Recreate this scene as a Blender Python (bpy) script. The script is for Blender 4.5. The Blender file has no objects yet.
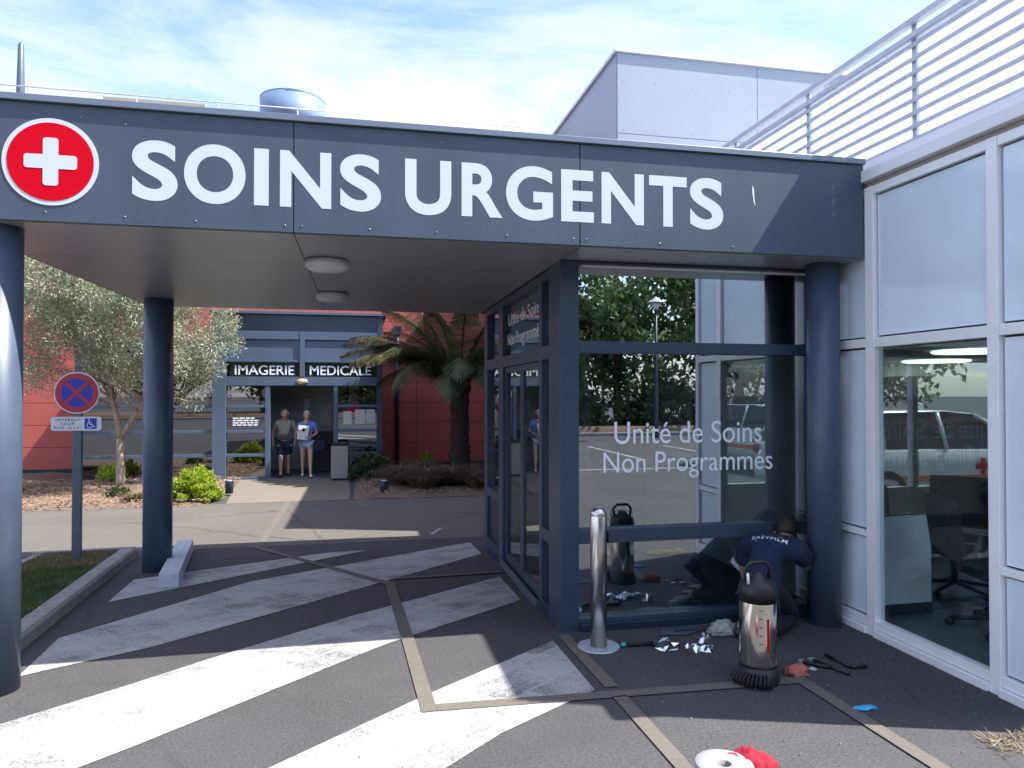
import bpy, bmesh, math, random
from mathutils import Vector, Matrix
from mathutils.bvhtree import BVHTree
from mathutils import noise
random.seed(7)
R = math.radians
sc = bpy.context.scene
COL = sc.collection

# ------------------------------------------------------------------ camera
cam_d = bpy.data.cameras.new('camera'); cam = bpy.data.objects.new('camera', cam_d); COL.objects.link(cam)
cam_d.sensor_width = 36.0; cam_d.lens = 710.0 / 1024.0 * 36.0
cam_d.clip_start = 0.05; cam_d.clip_end = 3000
cam.location = (0, 0, 1.75); cam.rotation_euler = (R(90.73), 0, R(-12.0))
sc.camera = cam
# ------------------------------------------------------------------ sky and sun
SUN = Vector((0.67, -0.215, 1.0)).normalized()
w = bpy.data.worlds.new('World'); sc.world = w; w.use_nodes = True
nt = w.node_tree; nt.nodes.clear()
def wn(t, **k):
    n = nt.nodes.new(t)
    for a, b in k.items(): setattr(n, a, b)
    return n
L = nt.links.new
sky = wn('ShaderNodeTexSky', sky_type='NISHITA', sun_disc=False)
sky.sun_elevation = math.asin(SUN.z); sky.sun_rotation = math.atan2(SUN.x, SUN.y)
sky.air_density = 1.0; sky.dust_density = 1.2; sky.ozone_density = 3.0
tc = wn('ShaderNodeTexCoord'); sep = wn('ShaderNodeSeparateXYZ'); L(tc.outputs['Generated'], sep.inputs[0])
zz = wn('ShaderNodeMath', operation='ADD'); zz.inputs[1].default_value = 0.12; L(sep.outputs['Z'], zz.inputs[0])
zm = wn('ShaderNodeMath', operation='MAXIMUM'); zm.inputs[1].default_value = 0.06; L(zz.outputs[0], zm.inputs[0])
dx = wn('ShaderNodeMath', operation='DIVIDE'); L(sep.outputs['X'], dx.inputs[0]); L(zm.outputs[0], dx.inputs[1])
dy = wn('ShaderNodeMath', operation='DIVIDE'); L(sep.outputs['Y'], dy.inputs[0]); L(zm.outputs[0], dy.inputs[1])
cmb = wn('ShaderNodeCombineXYZ'); L(dx.outputs[0], cmb.inputs[0]); L(dy.outputs[0], cmb.inputs[1])
mp = wn('ShaderNodeMapping'); mp.inputs['Scale'].default_value = (1.0, 1.35, 1); mp.inputs['Rotation'].default_value = (0, 0, R(-28)); L(cmb.outputs[0], mp.inputs[0])
n1 = wn('ShaderNodeTexNoise'); n1.inputs['Scale'].default_value = 1.0; n1.inputs['Detail'].default_value = 9; n1.inputs['Roughness'].default_value = 0.6; n1.inputs['Distortion'].default_value = 0.7
L(mp.outputs[0], n1.inputs['Vector'])
rp = wn('ShaderNodeValToRGB'); rp.color_ramp.elements[0].position = 0.38; rp.color_ramp.elements[1].position = 0.70
rp.color_ramp.elements[0].color = (0.0,)*3 + (1,); rp.color_ramp.elements[1].color = (0.9,)*3 + (1,)
L(n1.outputs['Fac'], rp.inputs[0])
mx = wn('ShaderNodeMixRGB'); L(rp.outputs[0], mx.inputs[0]); L(sky.outputs[0], mx.inputs[1]); mx.inputs[2].default_value = (3.9, 4.05, 4.75, 1)
bg = wn('ShaderNodeBackground'); bg.inputs[1].default_value = 0.126
wb = wn('ShaderNodeMixRGB', blend_type='MULTIPLY'); wb.inputs[0].default_value = 1; wb.inputs[2].default_value = (1.0, 0.95, 0.96, 1); L(mx.outputs[0], wb.inputs[1]); L(wb.outputs[0], bg.inputs[0])
out = wn('ShaderNodeOutputWorld'); L(bg.outputs[0], out.inputs[0])
sd = bpy.data.lights.new('sun', 'SUN'); sd.energy = 3.5; sd.angle = R(0.5); sd.color = (1.0, 0.95, 0.87)
so = bpy.data.objects.new('sun', sd); COL.objects.link(so); so.rotation_euler = SUN.to_track_quat('Z', 'Y').to_euler()
so.location = (20, -8, 30)
sc.view_settings.view_transform = 'Standard'; sc.view_settings.look = 'None'
sc.view_settings.exposure = 1.66; sc.view_settings.gamma = 1.0; sc.view_settings.use_curve_mapping = False
try:
    sc.cycles.max_bounces = 10; sc.cycles.transparent_max_bounces = 24; sc.cycles.glossy_bounces = 6
    sc.cycles.caustics_reflective = False
except Exception: pass

# ------------------------------------------------------------------ materials
def newmat(name):
    m = bpy.data.materials.new(name); m.use_nodes = True
    t = m.node_tree; b = t.nodes['Principled BSDF']
    return m, t, b
def mat(name, col, rough=0.6, metal=0.0, var=0.0, vscale=3.0, bump=0.0, bscale=60.0, spec=0.5, col2=None, coat=0.0, stretch=None):
    m, t, b = newmat(name)
    b.inputs['Roughness'].default_value = rough; b.inputs['Metallic'].default_value = metal
    b.inputs['Specular IOR Level'].default_value = spec; b.inputs['Coat Weight'].default_value = coat
    b.inputs['Coat Roughness'].default_value = 0.05
    c = tuple(col) + (1,)
    b.inputs['Base Color'].default_value = c
    co = t.nodes.new('ShaderNodeTexCoord'); vec = co.outputs['Object']
    if stretch:
        mpn = t.nodes.new('ShaderNodeMapping'); mpn.inputs['Scale'].default_value = stretch
        t.links.new(vec, mpn.inputs[0]); vec = mpn.outputs[0]
    if var > 0 or col2:
        n = t.nodes.new('ShaderNodeTexNoise'); n.inputs['Scale'].default_value = vscale; n.inputs['Detail'].default_value = 8; n.inputs['Roughness'].default_value = 0.65
        t.links.new(vec, n.inputs['Vector'])
        r = t.nodes.new('ShaderNodeValToRGB')
        r.color_ramp.elements[0].position = 0.32; r.color_ramp.elements[1].position = 0.68
        if col2: a, d = c, tuple(col2) + (1,)
        else:
            a = tuple(x * (1 - var) for x in col) + (1,); d = tuple(min(1, x * (1 + var)) for x in col) + (1,)
        r.color_ramp.elements[0].color = a; r.color_ramp.elements[1].color = d
        t.links.new(n.outputs['Fac'], r.inputs[0]); t.links.new(r.outputs[0], b.inputs['Base Color'])
    if bump > 0:
        n2 = t.nodes.new('ShaderNodeTexNoise'); n2.inputs['Scale'].default_value = bscale; n2.inputs['Detail'].default_value = 5
        t.links.new(vec, n2.inputs['Vector'])
        bp = t.nodes.new('ShaderNodeBump'); bp.inputs['Strength'].default_value = bump; bp.inputs['Distance'].default_value = 0.01
        t.links.new(n2.outputs['Fac'], bp.inputs['Height']); t.links.new(bp.outputs[0], b.inputs['Normal'])
    return m
def glass(name, f0=0.2, tint=(0.75, 0.85, 0.85), refl=(1, 1, 1), wob=0.0):
    m = bpy.data.materials.new(name); m.use_nodes = True; t = m.node_tree; t.nodes.clear()
    o = t.nodes.new('ShaderNodeOutputMaterial'); mxs = t.nodes.new('ShaderNodeMixShader')
    tr = t.nodes.new('ShaderNodeBsdfTransparent'); tr.inputs[0].default_value = tuple(tint) + (1,)
    gl = t.nodes.new('ShaderNodeBsdfGlossy'); gl.inputs['Roughness'].default_value = 0.0; gl.inputs[0].default_value = tuple(refl) + (1,)
    lw = t.nodes.new('ShaderNodeLayerWeight'); lw.inputs[0].default_value = 0.5
    pw = t.nodes.new('ShaderNodeMath'); pw.operation = 'POWER'; pw.inputs[1].default_value = 5; t.links.new(lw.outputs['Facing'], pw.inputs[0])
    ma = t.nodes.new('ShaderNodeMath'); ma.operation = 'MULTIPLY_ADD'; ma.inputs[1].default_value = 1 - f0; ma.inputs[2].default_value = f0
    t.links.new(pw.outputs[0], ma.inputs[0]); t.links.new(ma.outputs[0], mxs.inputs[0])
    t.links.new(tr.outputs[0], mxs.inputs[1]); t.links.new(gl.outputs[0], mxs.inputs[2]); t.links.new(mxs.outputs[0], o.inputs[0])
    if wob > 0:
        co = t.nodes.new('ShaderNodeTexCoord'); n2 = t.nodes.new('ShaderNodeTexNoise'); n2.inputs['Scale'].default_value = 1.3; n2.inputs['Detail'].default_value = 1
        t.links.new(co.outputs['Object'], n2.inputs['Vector'])
        bp = t.nodes.new('ShaderNodeBump'); bp.inputs['Strength'].default_value = wob; bp.inputs['Distance'].default_value = 0.02
        t.links.new(n2.outputs['Fac'], bp.inputs['Height']); t.links.new(bp.outputs[0], gl.inputs['Normal'])
    return m
def emis(name, col, s):
    m, t, b = newmat(name); b.inputs['Base Color'].default_value = tuple(col) + (1,)
    b.inputs['Emission Color'].default_value = tuple(col) + (1,); b.inputs['Emission Strength'].default_value = s
    return m
def foliage(name, c1, c2, trans=0.25, scale=2.0):
    m, t, b = newmat(name); b.inputs['Roughness'].default_value = 0.55
    co = t.nodes.new('ShaderNodeTexCoord'); n = t.nodes.new('ShaderNodeTexNoise'); n.inputs['Scale'].default_value = scale; n.inputs['Detail'].default_value = 6
    t.links.new(co.outputs['Object'], n.inputs['Vector'])
    r = t.nodes.new('ShaderNodeValToRGB'); r.color_ramp.elements[0].position = 0.35; r.color_ramp.elements[1].position = 0.65
    r.color_ramp.elements[0].color = tuple(c1) + (1,); r.color_ramp.elements[1].color = tuple(c2) + (1,)
    t.links.new(n.outputs['Fac'], r.inputs[0]); t.links.new(r.outputs[0], b.inputs['Base Color'])
    tl = t.nodes.new('ShaderNodeBsdfTranslucent'); t.links.new(r.outputs[0], tl.inputs[0])
    mxs = t.nodes.new('ShaderNodeMixShader'); mxs.inputs[0].default_value = trans
    t.links.new(b.outputs[0], mxs.inputs[1]); t.links.new(tl.outputs[0], mxs.inputs[2])
    t.links.new(mxs.outputs[0], t.nodes['Material Output'].inputs[0])
    return m
def asphalt(name, base, speck, big=0.18, crack=0.0):
    m, t, b = newmat(name); b.inputs['Roughness'].default_value = 0.85; b.inputs['Specular IOR Level'].default_value = 0.3
    co = t.nodes.new('ShaderNodeTexCoord')
    def nz(s, d, rr=0.6):
        n = t.nodes.new('ShaderNodeTexNoise'); n.inputs['Scale'].default_value = s; n.inputs['Detail'].default_value = d; n.inputs['Roughness'].default_value = rr
        t.links.new(co.outputs['Object'], n.inputs['Vector']); return n
    f = nz(62, 8, 0.85); g = nz(0.7, 8, 0.7)
    r = t.nodes.new('ShaderNodeValToRGB'); r.color_ramp.elements[0].position = 0.3; r.color_ramp.elements[1].position = 0.72
    r.color_ramp.elements[0].color = tuple(x * (1 - speck) for x in base) + (1,); r.color_ramp.elements[1].color = tuple(x * (1 + speck) for x in base) + (1,)
    t.links.new(f.outputs['Fac'], r.inputs[0])
    r2 = t.nodes.new('ShaderNodeValToRGB'); r2.color_ramp.elements[0].position = 0.3; r2.color_ramp.elements[1].position = 0.7
    r2.color_ramp.elements[0].color = (1 - big,)*3 + (1,); r2.color_ramp.elements[1].color = (1, 1, 1, 1)
    t.links.new(g.outputs['Fac'], r2.inputs[0])
    mm = t.nodes.new('ShaderNodeMixRGB'); mm.blend_type = 'MULTIPLY'; mm.inputs[0].default_value = 1
    t.links.new(r.outputs[0], mm.inputs[1]); t.links.new(r2.outputs[0], mm.inputs[2])
    wv_ = t.nodes.new('ShaderNodeMixRGB'); wv_.inputs[0].default_value = 0.22; ns = nz(2.2, 6, 0.7); t.links.new(co.outputs['Object'], wv_.inputs[1]); t.links.new(ns.outputs['Color'], wv_.inputs[2])
    vo = t.nodes.new('ShaderNodeTexVoronoi'); vo.feature = 'DISTANCE_TO_EDGE'; vo.inputs['Scale'].default_value = 0.42; t.links.new(wv_.outputs[0], vo.inputs['Vector'])
    r3 = t.nodes.new('ShaderNodeValToRGB'); r3.color_ramp.elements[0].position = 0.0015; r3.color_ramp.elements[1].position = 0.006; r3.color_ramp.elements[0].color = (0.45, 0.45, 0.45, 1)
    t.links.new(vo.outputs['Distance'], r3.inputs[0])
    mc = t.nodes.new('ShaderNodeMixRGB'); mc.blend_type = 'MULTIPLY'; mc.inputs[0].default_value = crack
    t.links.new(mm.outputs[0], mc.inputs[1]); t.links.new(r3.outputs[0], mc.inputs[2]); t.links.new(mc.outputs[0], b.inputs['Base Color'])
    bp = t.nodes.new('ShaderNodeBump'); bp.inputs['Strength'].default_value = 0.5; bp.inputs['Distance'].default_value = 0.006
    t.links.new(f.outputs['Fac'], bp.inputs['Height']); t.links.new(bp.outputs[0], b.inputs['Normal'])
    return m
ASPH = (0.087, 0.086, 0.090)
def paint(name, col, wear=0.5):
    m, t, b = newmat(name); b.inputs['Roughness'].default_value = 0.7
    co = t.nodes.new('ShaderNodeTexCoord')
    def nz(s, d, rr, st=None):
        n = t.nodes.new('ShaderNodeTexNoise'); n.inputs['Scale'].default_value = s; n.inputs['Detail'].default_value = d; n.inputs['Roughness'].default_value = rr
        v = co.outputs['Object']
        if st:
            mpn = t.nodes.new('ShaderNodeMapping'); mpn.inputs['Scale'].default_value = st; mpn.inputs['Rotation'].default_value = (0, 0, R(-39))
            t.links.new(v, mpn.inputs[0]); v = mpn.outputs[0]
        t.links.new(v, n.inputs['Vector']); return n.outputs['Fac']
    a = nz(2.2, 6, 0.7, (1, 1.6, 1)); f = nz(70, 6, 0.85)
    ad = t.nodes.new('ShaderNodeMath'); ad.operation = 'MULTIPLY_ADD'; ad.inputs[1].default_value = 0.38
    t.links.new(a, ad.inputs[0])
    m2 = t.nodes.new('ShaderNodeMath'); m2.operation = 'MULTIPLY'; m2.inputs[1].default_value = 0.62; t.links.new(f, m2.inputs[0]); t.links.new(m2.outputs[0], ad.inputs[2])
    r = t.nodes.new('ShaderNodeValToRGB'); p = 0.43 + 0.1 * wear
    r.color_ramp.elements[0].position = p - 0.07; r.color_ramp.elements[1].position = p + 0.06
    r.color_ramp.elements[0].color = (0.095, 0.095, 0.10, 1); r.color_ramp.elements[1].color = tuple(col) + (1,)
    t.links.new(ad.outputs[0], r.inputs[0])
    # courses of paint worn to different degrees
    br = t.nodes.new('ShaderNodeTexBrick'); br.inputs['Scale'].default_value = 1.0; br.inputs['Brick Width'].default_value = 0.42; br.inputs['Row Height'].default_value = 0.27
    br.inputs['Mortar Size'].default_value = 0.02; br.inputs['Mortar Smooth'].default_value = 1.0
    br.inputs['Color1'].default_value = (0.12, 0.12, 0.12, 1); br.inputs['Color2'].default_value = (0.72, 0.72, 0.72, 1); br.inputs['Mortar'].default_value = (1, 1, 1, 1)
    mpn = t.nodes.new('ShaderNodeMapping'); mpn.inputs['Rotation'].default_value = (0, 0, R(-39)); t.links.new(co.outputs['Object'], mpn.inputs[0])
    wv = t.nodes.new('ShaderNodeMixRGB'); wv.inputs[0].default_value = 0.06; nn = t.nodes.new('ShaderNodeTexNoise'); nn.inputs['Scale'].default_value = 2.5; t.links.new(co.outputs['Object'], nn.inputs['Vector'])
    t.links.new(mpn.outputs[0], wv.inputs[1]); t.links.new(nn.outputs['Color'], wv.inputs[2]); t.links.new(wv.outputs[0], br.inputs['Vector'])
    a2 = t.nodes.new('ShaderNodeMath'); a2.operation = 'MULTIPLY_ADD'; a2.inputs[1].default_value = 0.095; t.links.new(ad.outputs[0], a2.inputs[2]); t.links.new(br.outputs['Color'], a2.inputs[0]); t.links.new(a2.outputs[0], r.inputs[0])
    t.links.new(r.outputs[0], b.inputs['Base Color'])
    return m

M = dict(
    asphalt=asphalt('asphalt_dark', ASPH, 0.75, 0.30, 0.25),
    road=asphalt('asphalt_pale', (0.135, 0.125, 0.112), 0.45, 0.18, 0.7),
    path=asphalt('exposed_aggregate', (0.20, 0.175, 0.145), 0.5, 0.1),
    joint=asphalt('tan_joint', (0.155, 0.142, 0.122), 0.3, 0.2),
    white=paint('worn_white_paint', (0.40, 0.40, 0.405), 0.7),
    kerb=mat('kerb_concrete', (0.27, 0.26, 0.245), 0.9, var=0.25, vscale=14, bump=0.5, bscale=120),
    soil=mat('soil_mulch', (0.11, 0.078, 0.056), 0.95, col2=(0.22, 0.155, 0.11), vscale=22, bump=0.8, bscale=60),
    chips=mat('bark_chips', (0.17, 0.105, 0.07), 0.9, col2=(0.33, 0.235, 0.16), vscale=9),
    turf=mat('turf', (0.05, 0.075, 0.025), 0.95, col2=(0.14, 0.12, 0.05), vscale=5, bump=0.6),
    blades=foliage('grass_blades', (0.045, 0.10, 0.02), (0.12, 0.15, 0.045), 0.3, 4),
    navy=mat('navy_cladding', (0.060, 0.080, 0.120), 0.42, var=0.12, vscale=2.2, bump=0.04, bscale=1.6, stretch=(1, 1, .35)),
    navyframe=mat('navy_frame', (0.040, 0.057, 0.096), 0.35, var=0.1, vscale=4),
    navydark=mat('navy_dark', (0.016, 0.026, 0.055), 0.4),
    slate=mat('slate_blue_frame', (0.078, 0.118, 0.185), 0.45, var=0.06, vscale=3),
    pillar=mat('navy_pillar', (0.066, 0.094, 0.148), 0.42, var=0.12, vscale=5, coat=0.12),
    cap=mat('cap_flashing', (0.17, 0.205, 0.26), 0.35, metal=0.3),
    soffit=mat('soffit_panel', (0.34, 0.345, 0.36), 0.33, var=0.05, vscale=1.2, metal=0.35),
    gap=mat('joint_gap', (0.012, 0.013, 0.017), 0.8),
    letter=mat('letter_white', (0.82, 0.86, 0.90), 0.5), letterf=mat('fascia_letter', (0.60, 0.65, 0.70), 0.5), gwhite=mat('glossy_white', (0.78, 0.83, 0.84), 0.12, spec=0.8),
    red=mat('emblem_red', (0.62, 0.001, 0.014), 0.6, spec=0.08),
    screw=mat('screw_head', (0.22, 0.24, 0.28), 0.3, metal=0.8),
    alu=mat('painted_aluminium', (0.88, 0.88, 0.885), 0.38, var=0.04, vscale=5),
    aluw=mat('cornice_aluminium', (0.80, 0.80, 0.82), 0.4, var=0.05, vscale=3),
    frost=mat('frosted_panel', (0.70, 0.82, 0.89), 0.10, var=0.06, vscale=1.4, spec=0.7),
    gasket=mat('gasket', (0.02, 0.022, 0.03), 0.6),
    beige=mat('beige_wood', (0.40, 0.36, 0.30), 0.8),
    railm=mat('galvanised_rail', (0.50, 0.525, 0.58), 0.42, metal=0.35, var=0.12, vscale=9),
    grey=mat('grey_cladding', (0.34, 0.39, 0.45), 0.35, var=0.03, vscale=0.7),
    vglass=glass('film_glass', 0.29, (0.74, 0.80, 0.82), (0.93, 0.97, 1.0)),
    uglass=glass('upper_glass', 0.52, (0.5, 0.56, 0.58), (0.9, 0.97, 1.0)),
    sglass=glass('side_glass', 0.14, (0.75, 0.82, 0.82)),
    wglass=glass('window_glass', 0.045, (0.86, 0.92, 0.92)),
    pglass=glass('partition_glass', 0.30, (0.7, 0.78, 0.78)),
    eglass=glass('entrance_glass', 0.22, (0.35, 0.40, 0.40)),
    signglass=mat('dark_glass_sign', (0.02, 0.028, 0.025), 0.08, spec=0.8),
    redwall=mat('red_cladding', (0.44, 0.096, 0.082), 0.6, var=0.10, vscale=1.2, bump=0.1, bscale=200),
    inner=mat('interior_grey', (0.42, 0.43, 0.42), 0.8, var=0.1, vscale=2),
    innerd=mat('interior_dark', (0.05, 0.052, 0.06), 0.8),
    innerw=mat('interior_white', (0.80, 0.84, 0.84), 0.7),
    floor=mat('interior_floor', (0.13, 0.14, 0.16), 0.45, var=0.1, vscale=5),
    steel=mat('brushed_steel', (0.62, 0.61, 0.59), 0.24, metal=1.0, var=0.1, vscale=30, stretch=(1, 1, 0.05)),
    tank=mat('polished_steel', (0.78, 0.74, 0.66), 0.13, metal=1.0, var=0.06, vscale=6),
    galv=mat('galvanised_plate', (0.55, 0.57, 0.60), 0.45, metal=0.6, var=0.15, vscale=30),
    black=mat('black_plastic', (0.014, 0.014, 0.017), 0.45),
    rubber=mat('black_rubber', (0.012, 0.012, 0.014), 0.7),
    drum=mat('drum_metal', (0.15, 0.23, 0.36), 0.5, metal=0.0, var=0.1, vscale=2),
    post=mat('sign_post', (0.10, 0.13, 0.165), 0.4, metal=0.3, var=0.12, vscale=10),
    sred=mat('sign_red', (0.42, 0.02, 0.05), 0.4), sblue=mat('sign_blue', (0.01, 0.03, 0.42), 0.4),
    swhite=mat('sign_white', (0.72, 0.72, 0.74), 0.4), sblack=mat('sign_black', (0.02, 0.02, 0.025), 0.6),
    conc=mat('washed_concrete', (0.30, 0.28, 0.25), 0.9, var=0.3, vscale=45, bump=0.8, bscale=90),
    whiteblock=mat('grey_white_paint', (0.50, 0.53, 0.60), 0.6, var=0.08, vscale=9),
    bark=mat('olive_bark', (0.25, 0.19, 0.15), 0.95, col2=(0.46, 0.38, 0.32), vscale=16, bump=1.0, bscale=40, stretch=(1, 1, .3)),
    barkd=mat('fern_trunk', (0.018, 0.013, 0.011), 0.95, col2=(0.055, 0.036, 0.026), vscale=30, bump=1.0, bscale=60),
    barkb=mat('brown_bark', (0.09, 0.065, 0.05), 0.95, var=0.3, vscale=9),
    olive=foliage('olive_leaf', (0.21, 0.245, 0.145), (0.35, 0.39, 0.26), 0.4, 2.2),
    oliveb=foliage('olive_leaf_back', (0.38, 0.41, 0.30), (0.50, 0.52, 0.40), 0.25, 3),
    fern=foliage('fern_leaf', (0.045, 0.07, 0.03), (0.12, 0.14, 0.055), 0.35, 3),
    ferndry=foliage('fern_leaf_dry', (0.22, 0.21, 0.09), (0.40, 0.30, 0.18), 0.35, 4),
    lime=foliage('lime_leaf', (0.24, 0.34, 0.02), (0.40, 0.50, 0.045), 0.4, 6),
    dgreen=foliage('dark_leaf', (0.025, 0.05, 0.02), (0.07, 0.11, 0.035), 0.2, 4),
    tgreen=foliage('tree_leaf', (0.075, 0.13, 0.05), (0.22, 0.30, 0.11), 0.45, 0.7),
    dry=foliage('dry_grass', (0.10, 0.07, 0.045), (0.22, 0.16, 0.10), 0.2, 5),
    straw=foliage('straw', (0.20, 0.155, 0.08), (0.30, 0.24, 0.14), 0.3, 9),
    skin=mat('skin', (0.42, 0.24, 0.17), 0.55, var=0.08, vscale=15), skin2=mat('skin_fair', (0.56, 0.34, 0.26), 0.55, var=0.06, vscale=15),
    hairg=mat('grey_hair', (0.55, 0.53, 0.50), 0.7, var=0.2, vscale=40), haird=mat('dark_hair', (0.012, 0.009, 0.008), 0.7, var=0.3, vscale=40),
    khaki=mat('khaki_cloth', (0.30, 0.29, 0.25), 0.9, var=0.1, vscale=15), navycloth=mat('navy_cloth', (0.012, 0.018, 0.045), 0.95, var=0.2, vscale=12),
    bluecloth=mat('blue_cloth', (0.16, 0.25, 0.58), 0.9, var=0.1, vscale=15), denim=mat('light_denim', (0.40, 0.46, 0.56), 0.9, var=0.12, vscale=25),
    shirtn=mat('navy_shirt', (0.011, 0.020, 0.058), 0.9, var=0.3, vscale=8, bump=1.0, bscale=14), blackcloth=mat('black_cloth', (0.012, 0.013, 0.019), 0.95, var=0.3, vscale=12, bump=1.0, bscale=14),
    bag=mat('brown_leather', (0.06, 0.045, 0.04), 0.6), paper=mat('white_paper', (0.5, 0.5, 0.52), 0.8, var=0.03, vscale=10),
    rolle=mat('roll_paper', (0.34, 0.345, 0.365), 0.7, var=0.02, vscale=4), card=mat('cardboard', (0.22, 0.21, 0.21), 0.9),
    redcloth=mat('red_fabric', (0.30, 0.004, 0.022), 0.85, var=0.2, vscale=20), pink=mat('pink_cloth', (0.50, 0.16, 0.12), 0.9, var=0.2, vscale=20),
    bluegl=mat('blue_nitrile', (0.05, 0.38, 0.66), 0.5), foil=mat('foil_film', (0.80, 0.84, 0.88), 0.1, metal=1.0),
    rag=mat('grey_rag', (0.34, 0.35, 0.32), 0.95, var=0.3, vscale=30), plate=mat('dark_plate', (0.05, 0.07, 0.10), 0.4, metal=0.3),
    cyan=mat('cyan_plastic', (0.04, 0.42, 0.48), 0.5), green=mat('logo_green', (0.12, 0.50, 0.08), 0.7),
    carw=mat('car_white', (0.78, 0.79, 0.80), 0.25, coat=0.8), carg=mat('car_glass', (0.015, 0.018, 0.02), 0.06), orange=mat('orange_stripe', (0.80, 0.18, 0.04), 0.4),
    rim=mat('alloy', (0.45, 0.45, 0.47), 0.3, metal=0.9), lampred=mat('tail_red', (0.5, 0.02, 0.02), 0.2),
    render=mat('pale_render', (0.33, 0.30, 0.26), 0.9, var=0.08, vscale=1.5), tile=mat('roof_tile', (0.25, 0.12, 0.08), 0.85, var=0.25, vscale=5),
    opal=mat('opal_shade', (0.62, 0.62, 0.62), 0.35), opald=mat('lamp_rim', (0.16, 0.16, 0.17), 0.5), dome=mat('brass_dome', (0.55, 0.45, 0.28), 0.25, metal=0.4),
    milky=None, lamp=emis('lamp_panel', (1, 0.97, 0.88), 2.2))
def milky():
    m, t, b = newmat('milky_panel'); b.inputs['Base Color'].default_value = (0.8, 0.86, 0.88, 1); b.inputs['Roughness'].default_value = 0.4
    tl = t.nodes.new('ShaderNodeBsdfTranslucent'); tl.inputs[0].default_value = (0.86, 0.93, 0.95, 1)
    mxs = t.nodes.new('ShaderNodeMixShader'); mxs.inputs[0].default_value = 0.72
    t.links.new(b.outputs[0], mxs.inputs[1]); t.links.new(tl.outputs[0], mxs.inputs[2]); t.links.new(mxs.outputs[0], t.nodes['Material Output'].inputs[0])
    return m
M['milky'] = milky()

# ------------------------------------------------------------------ geometry helpers
def gz(y): return -0.15 * min(1.0, max(0.0, (y - 5.0) / 4.5))
class MB:
    def __init__(s): s.bm = bmesh.new(); s.mats = []
    def mi(s, m):
        if m is None: return 0
        if m not in s.mats: s.mats.append(m)
        return s.mats.index(m)
    def box(s, x0, x1, y0, y1, z0, z1, m=None, bev=0.0, rot=None):
        r = bmesh.ops.create_cube(s.bm, size=1.0); vs = r['verts']
        for v in vs: v.co = Vector(((x0 + x1) / 2 + v.co.x * (x1 - x0), (y0 + y1) / 2 + v.co.y * (y1 - y0), (z0 + z1) / 2 + v.co.z * (z1 - z0)))
        if rot is not None:
            for v in vs: v.co = rot @ v.co
        fs = list({f for v in vs for f in v.link_faces})
        if bev > 0:
            es = list({e for v in vs for e in v.link_edges})
            rr = bmesh.ops.bevel(s.bm, geom=es, offset=bev, segments=2, affect='EDGES', profile=0.5); fs = [f for f in fs if f.is_valid] + rr['faces']
        i = s.mi(m)
        for f in fs:
            if f.is_valid: f.material_index = i
        return s
    def rings(s, rings, m=None, cap=True, closed=True, smooth=True):
        bm = s.bm; i = s.mi(m); vr = [[bm.verts.new(p) for p in r] for r in rings]
        for a, b in zip(vr, vr[1:]):
            n = len(a)
            for k in range(n if closed else n - 1):
                try: f = bm.faces.new((a[k], a[(k + 1) % n], b[(k + 1) % n], b[k])); f.smooth = smooth; f.material_index = i
                except ValueError: pass
        if cap:
            for r, fl in ((vr[0], True), (vr[-1], False)):
                try: f = bm.faces.new(list(reversed(r)) if fl else r); f.material_index = i
                except ValueError: pass
        return s
    def lathe(s, prof, c=(0, 0, 0), n=32, m=None, cap=True, axis=None):
        rs = []
        for (r, z) in prof:
            ring = [Vector((r * math.cos(2 * math.pi * k / n), r * math.sin(2 * math.pi * k / n), z)) for k in range(n)]
            if axis is not None: ring = [axis @ p for p in ring]
            rs.append([Vector(c) + p for p in ring])
        return s.rings(rs, m, cap)
    def tube(s, pts, rad, n=10, m=None, cap=True):
        pts = [Vector(p) for p in pts]; rs = []; up = None
        for k, p in enumerate(pts):
            t = (pts[min(k + 1, len(pts) - 1)] - pts[max(k - 1, 0)]).normalized()
            if up is None:
                up = t.orthogonal().normalized()
            up = (up - t * up.dot(t)).normalized(); sd_ = t.cross(up)
            r = rad[k] if isinstance(rad, (list, tuple)) else rad
            rs.append([p + up * (r * math.cos(2 * math.pi * j / n)) + sd_ * (r * math.sin(2 * math.pi * j / n)) for j in range(n)])
        return s.rings(rs, m, cap)
    def poly(s, pts, m=None):
        f = s.bm.faces.new([s.bm.verts.new(p) for p in pts]); f.material_index = s.mi(m); return s
    def ball(s, c, r, m=None, seg=16, rot=None):
        rr = bmesh.ops.create_uvsphere(s.bm, u_segments=seg, v_segments=max(6, seg * 3 // 4), radius=1.0); i = s.mi(m)
        if not isinstance(r, (tuple, list)): r = (r, r, r)
        for v in rr['verts']:
            p = Vector((v.co.x * r[0], v.co.y * r[1], v.co.z * r[2]))
            if rot is not None: p = rot @ p
            v.co = p + Vector(c)
        for f in {f for v in rr['verts'] for f in v.link_faces}: f.smooth = True; f.material_index = i
        return s
    def prism(s, pts2, plane, d0, d1, m=None):
        # pts2 outline; plane maps (a,b,d)->xyz
        A = [plane(a, b, d0) for a, b in pts2]; B = [plane(a, b, d1) for a, b in pts2]
        return s.rings([A, B], m, True, True, False)
    def build(s, name, mat_=None, parent=None, fix=True):
        if fix: bmesh.ops.recalc_face_normals(s.bm, faces=s.bm.faces[:])
        me = bpy.data.meshes.new(name); s.bm.to_mesh(me); s.bm.free()
        for m in (s.mats or [mat_]):
            me.materials.append(m)
        o = bpy.data.objects.new(name, me); COL.objects.link(o)
        if parent: attach(o, parent)
        return o
def world(o):
    return (world(o.parent) @ o.matrix_parent_inverse @ o.matrix_basis) if o.parent else o.matrix_basis.copy()
def attach(o, parent):
    o.parent = parent; o.matrix_parent_inverse = world(parent).inverted()
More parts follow.
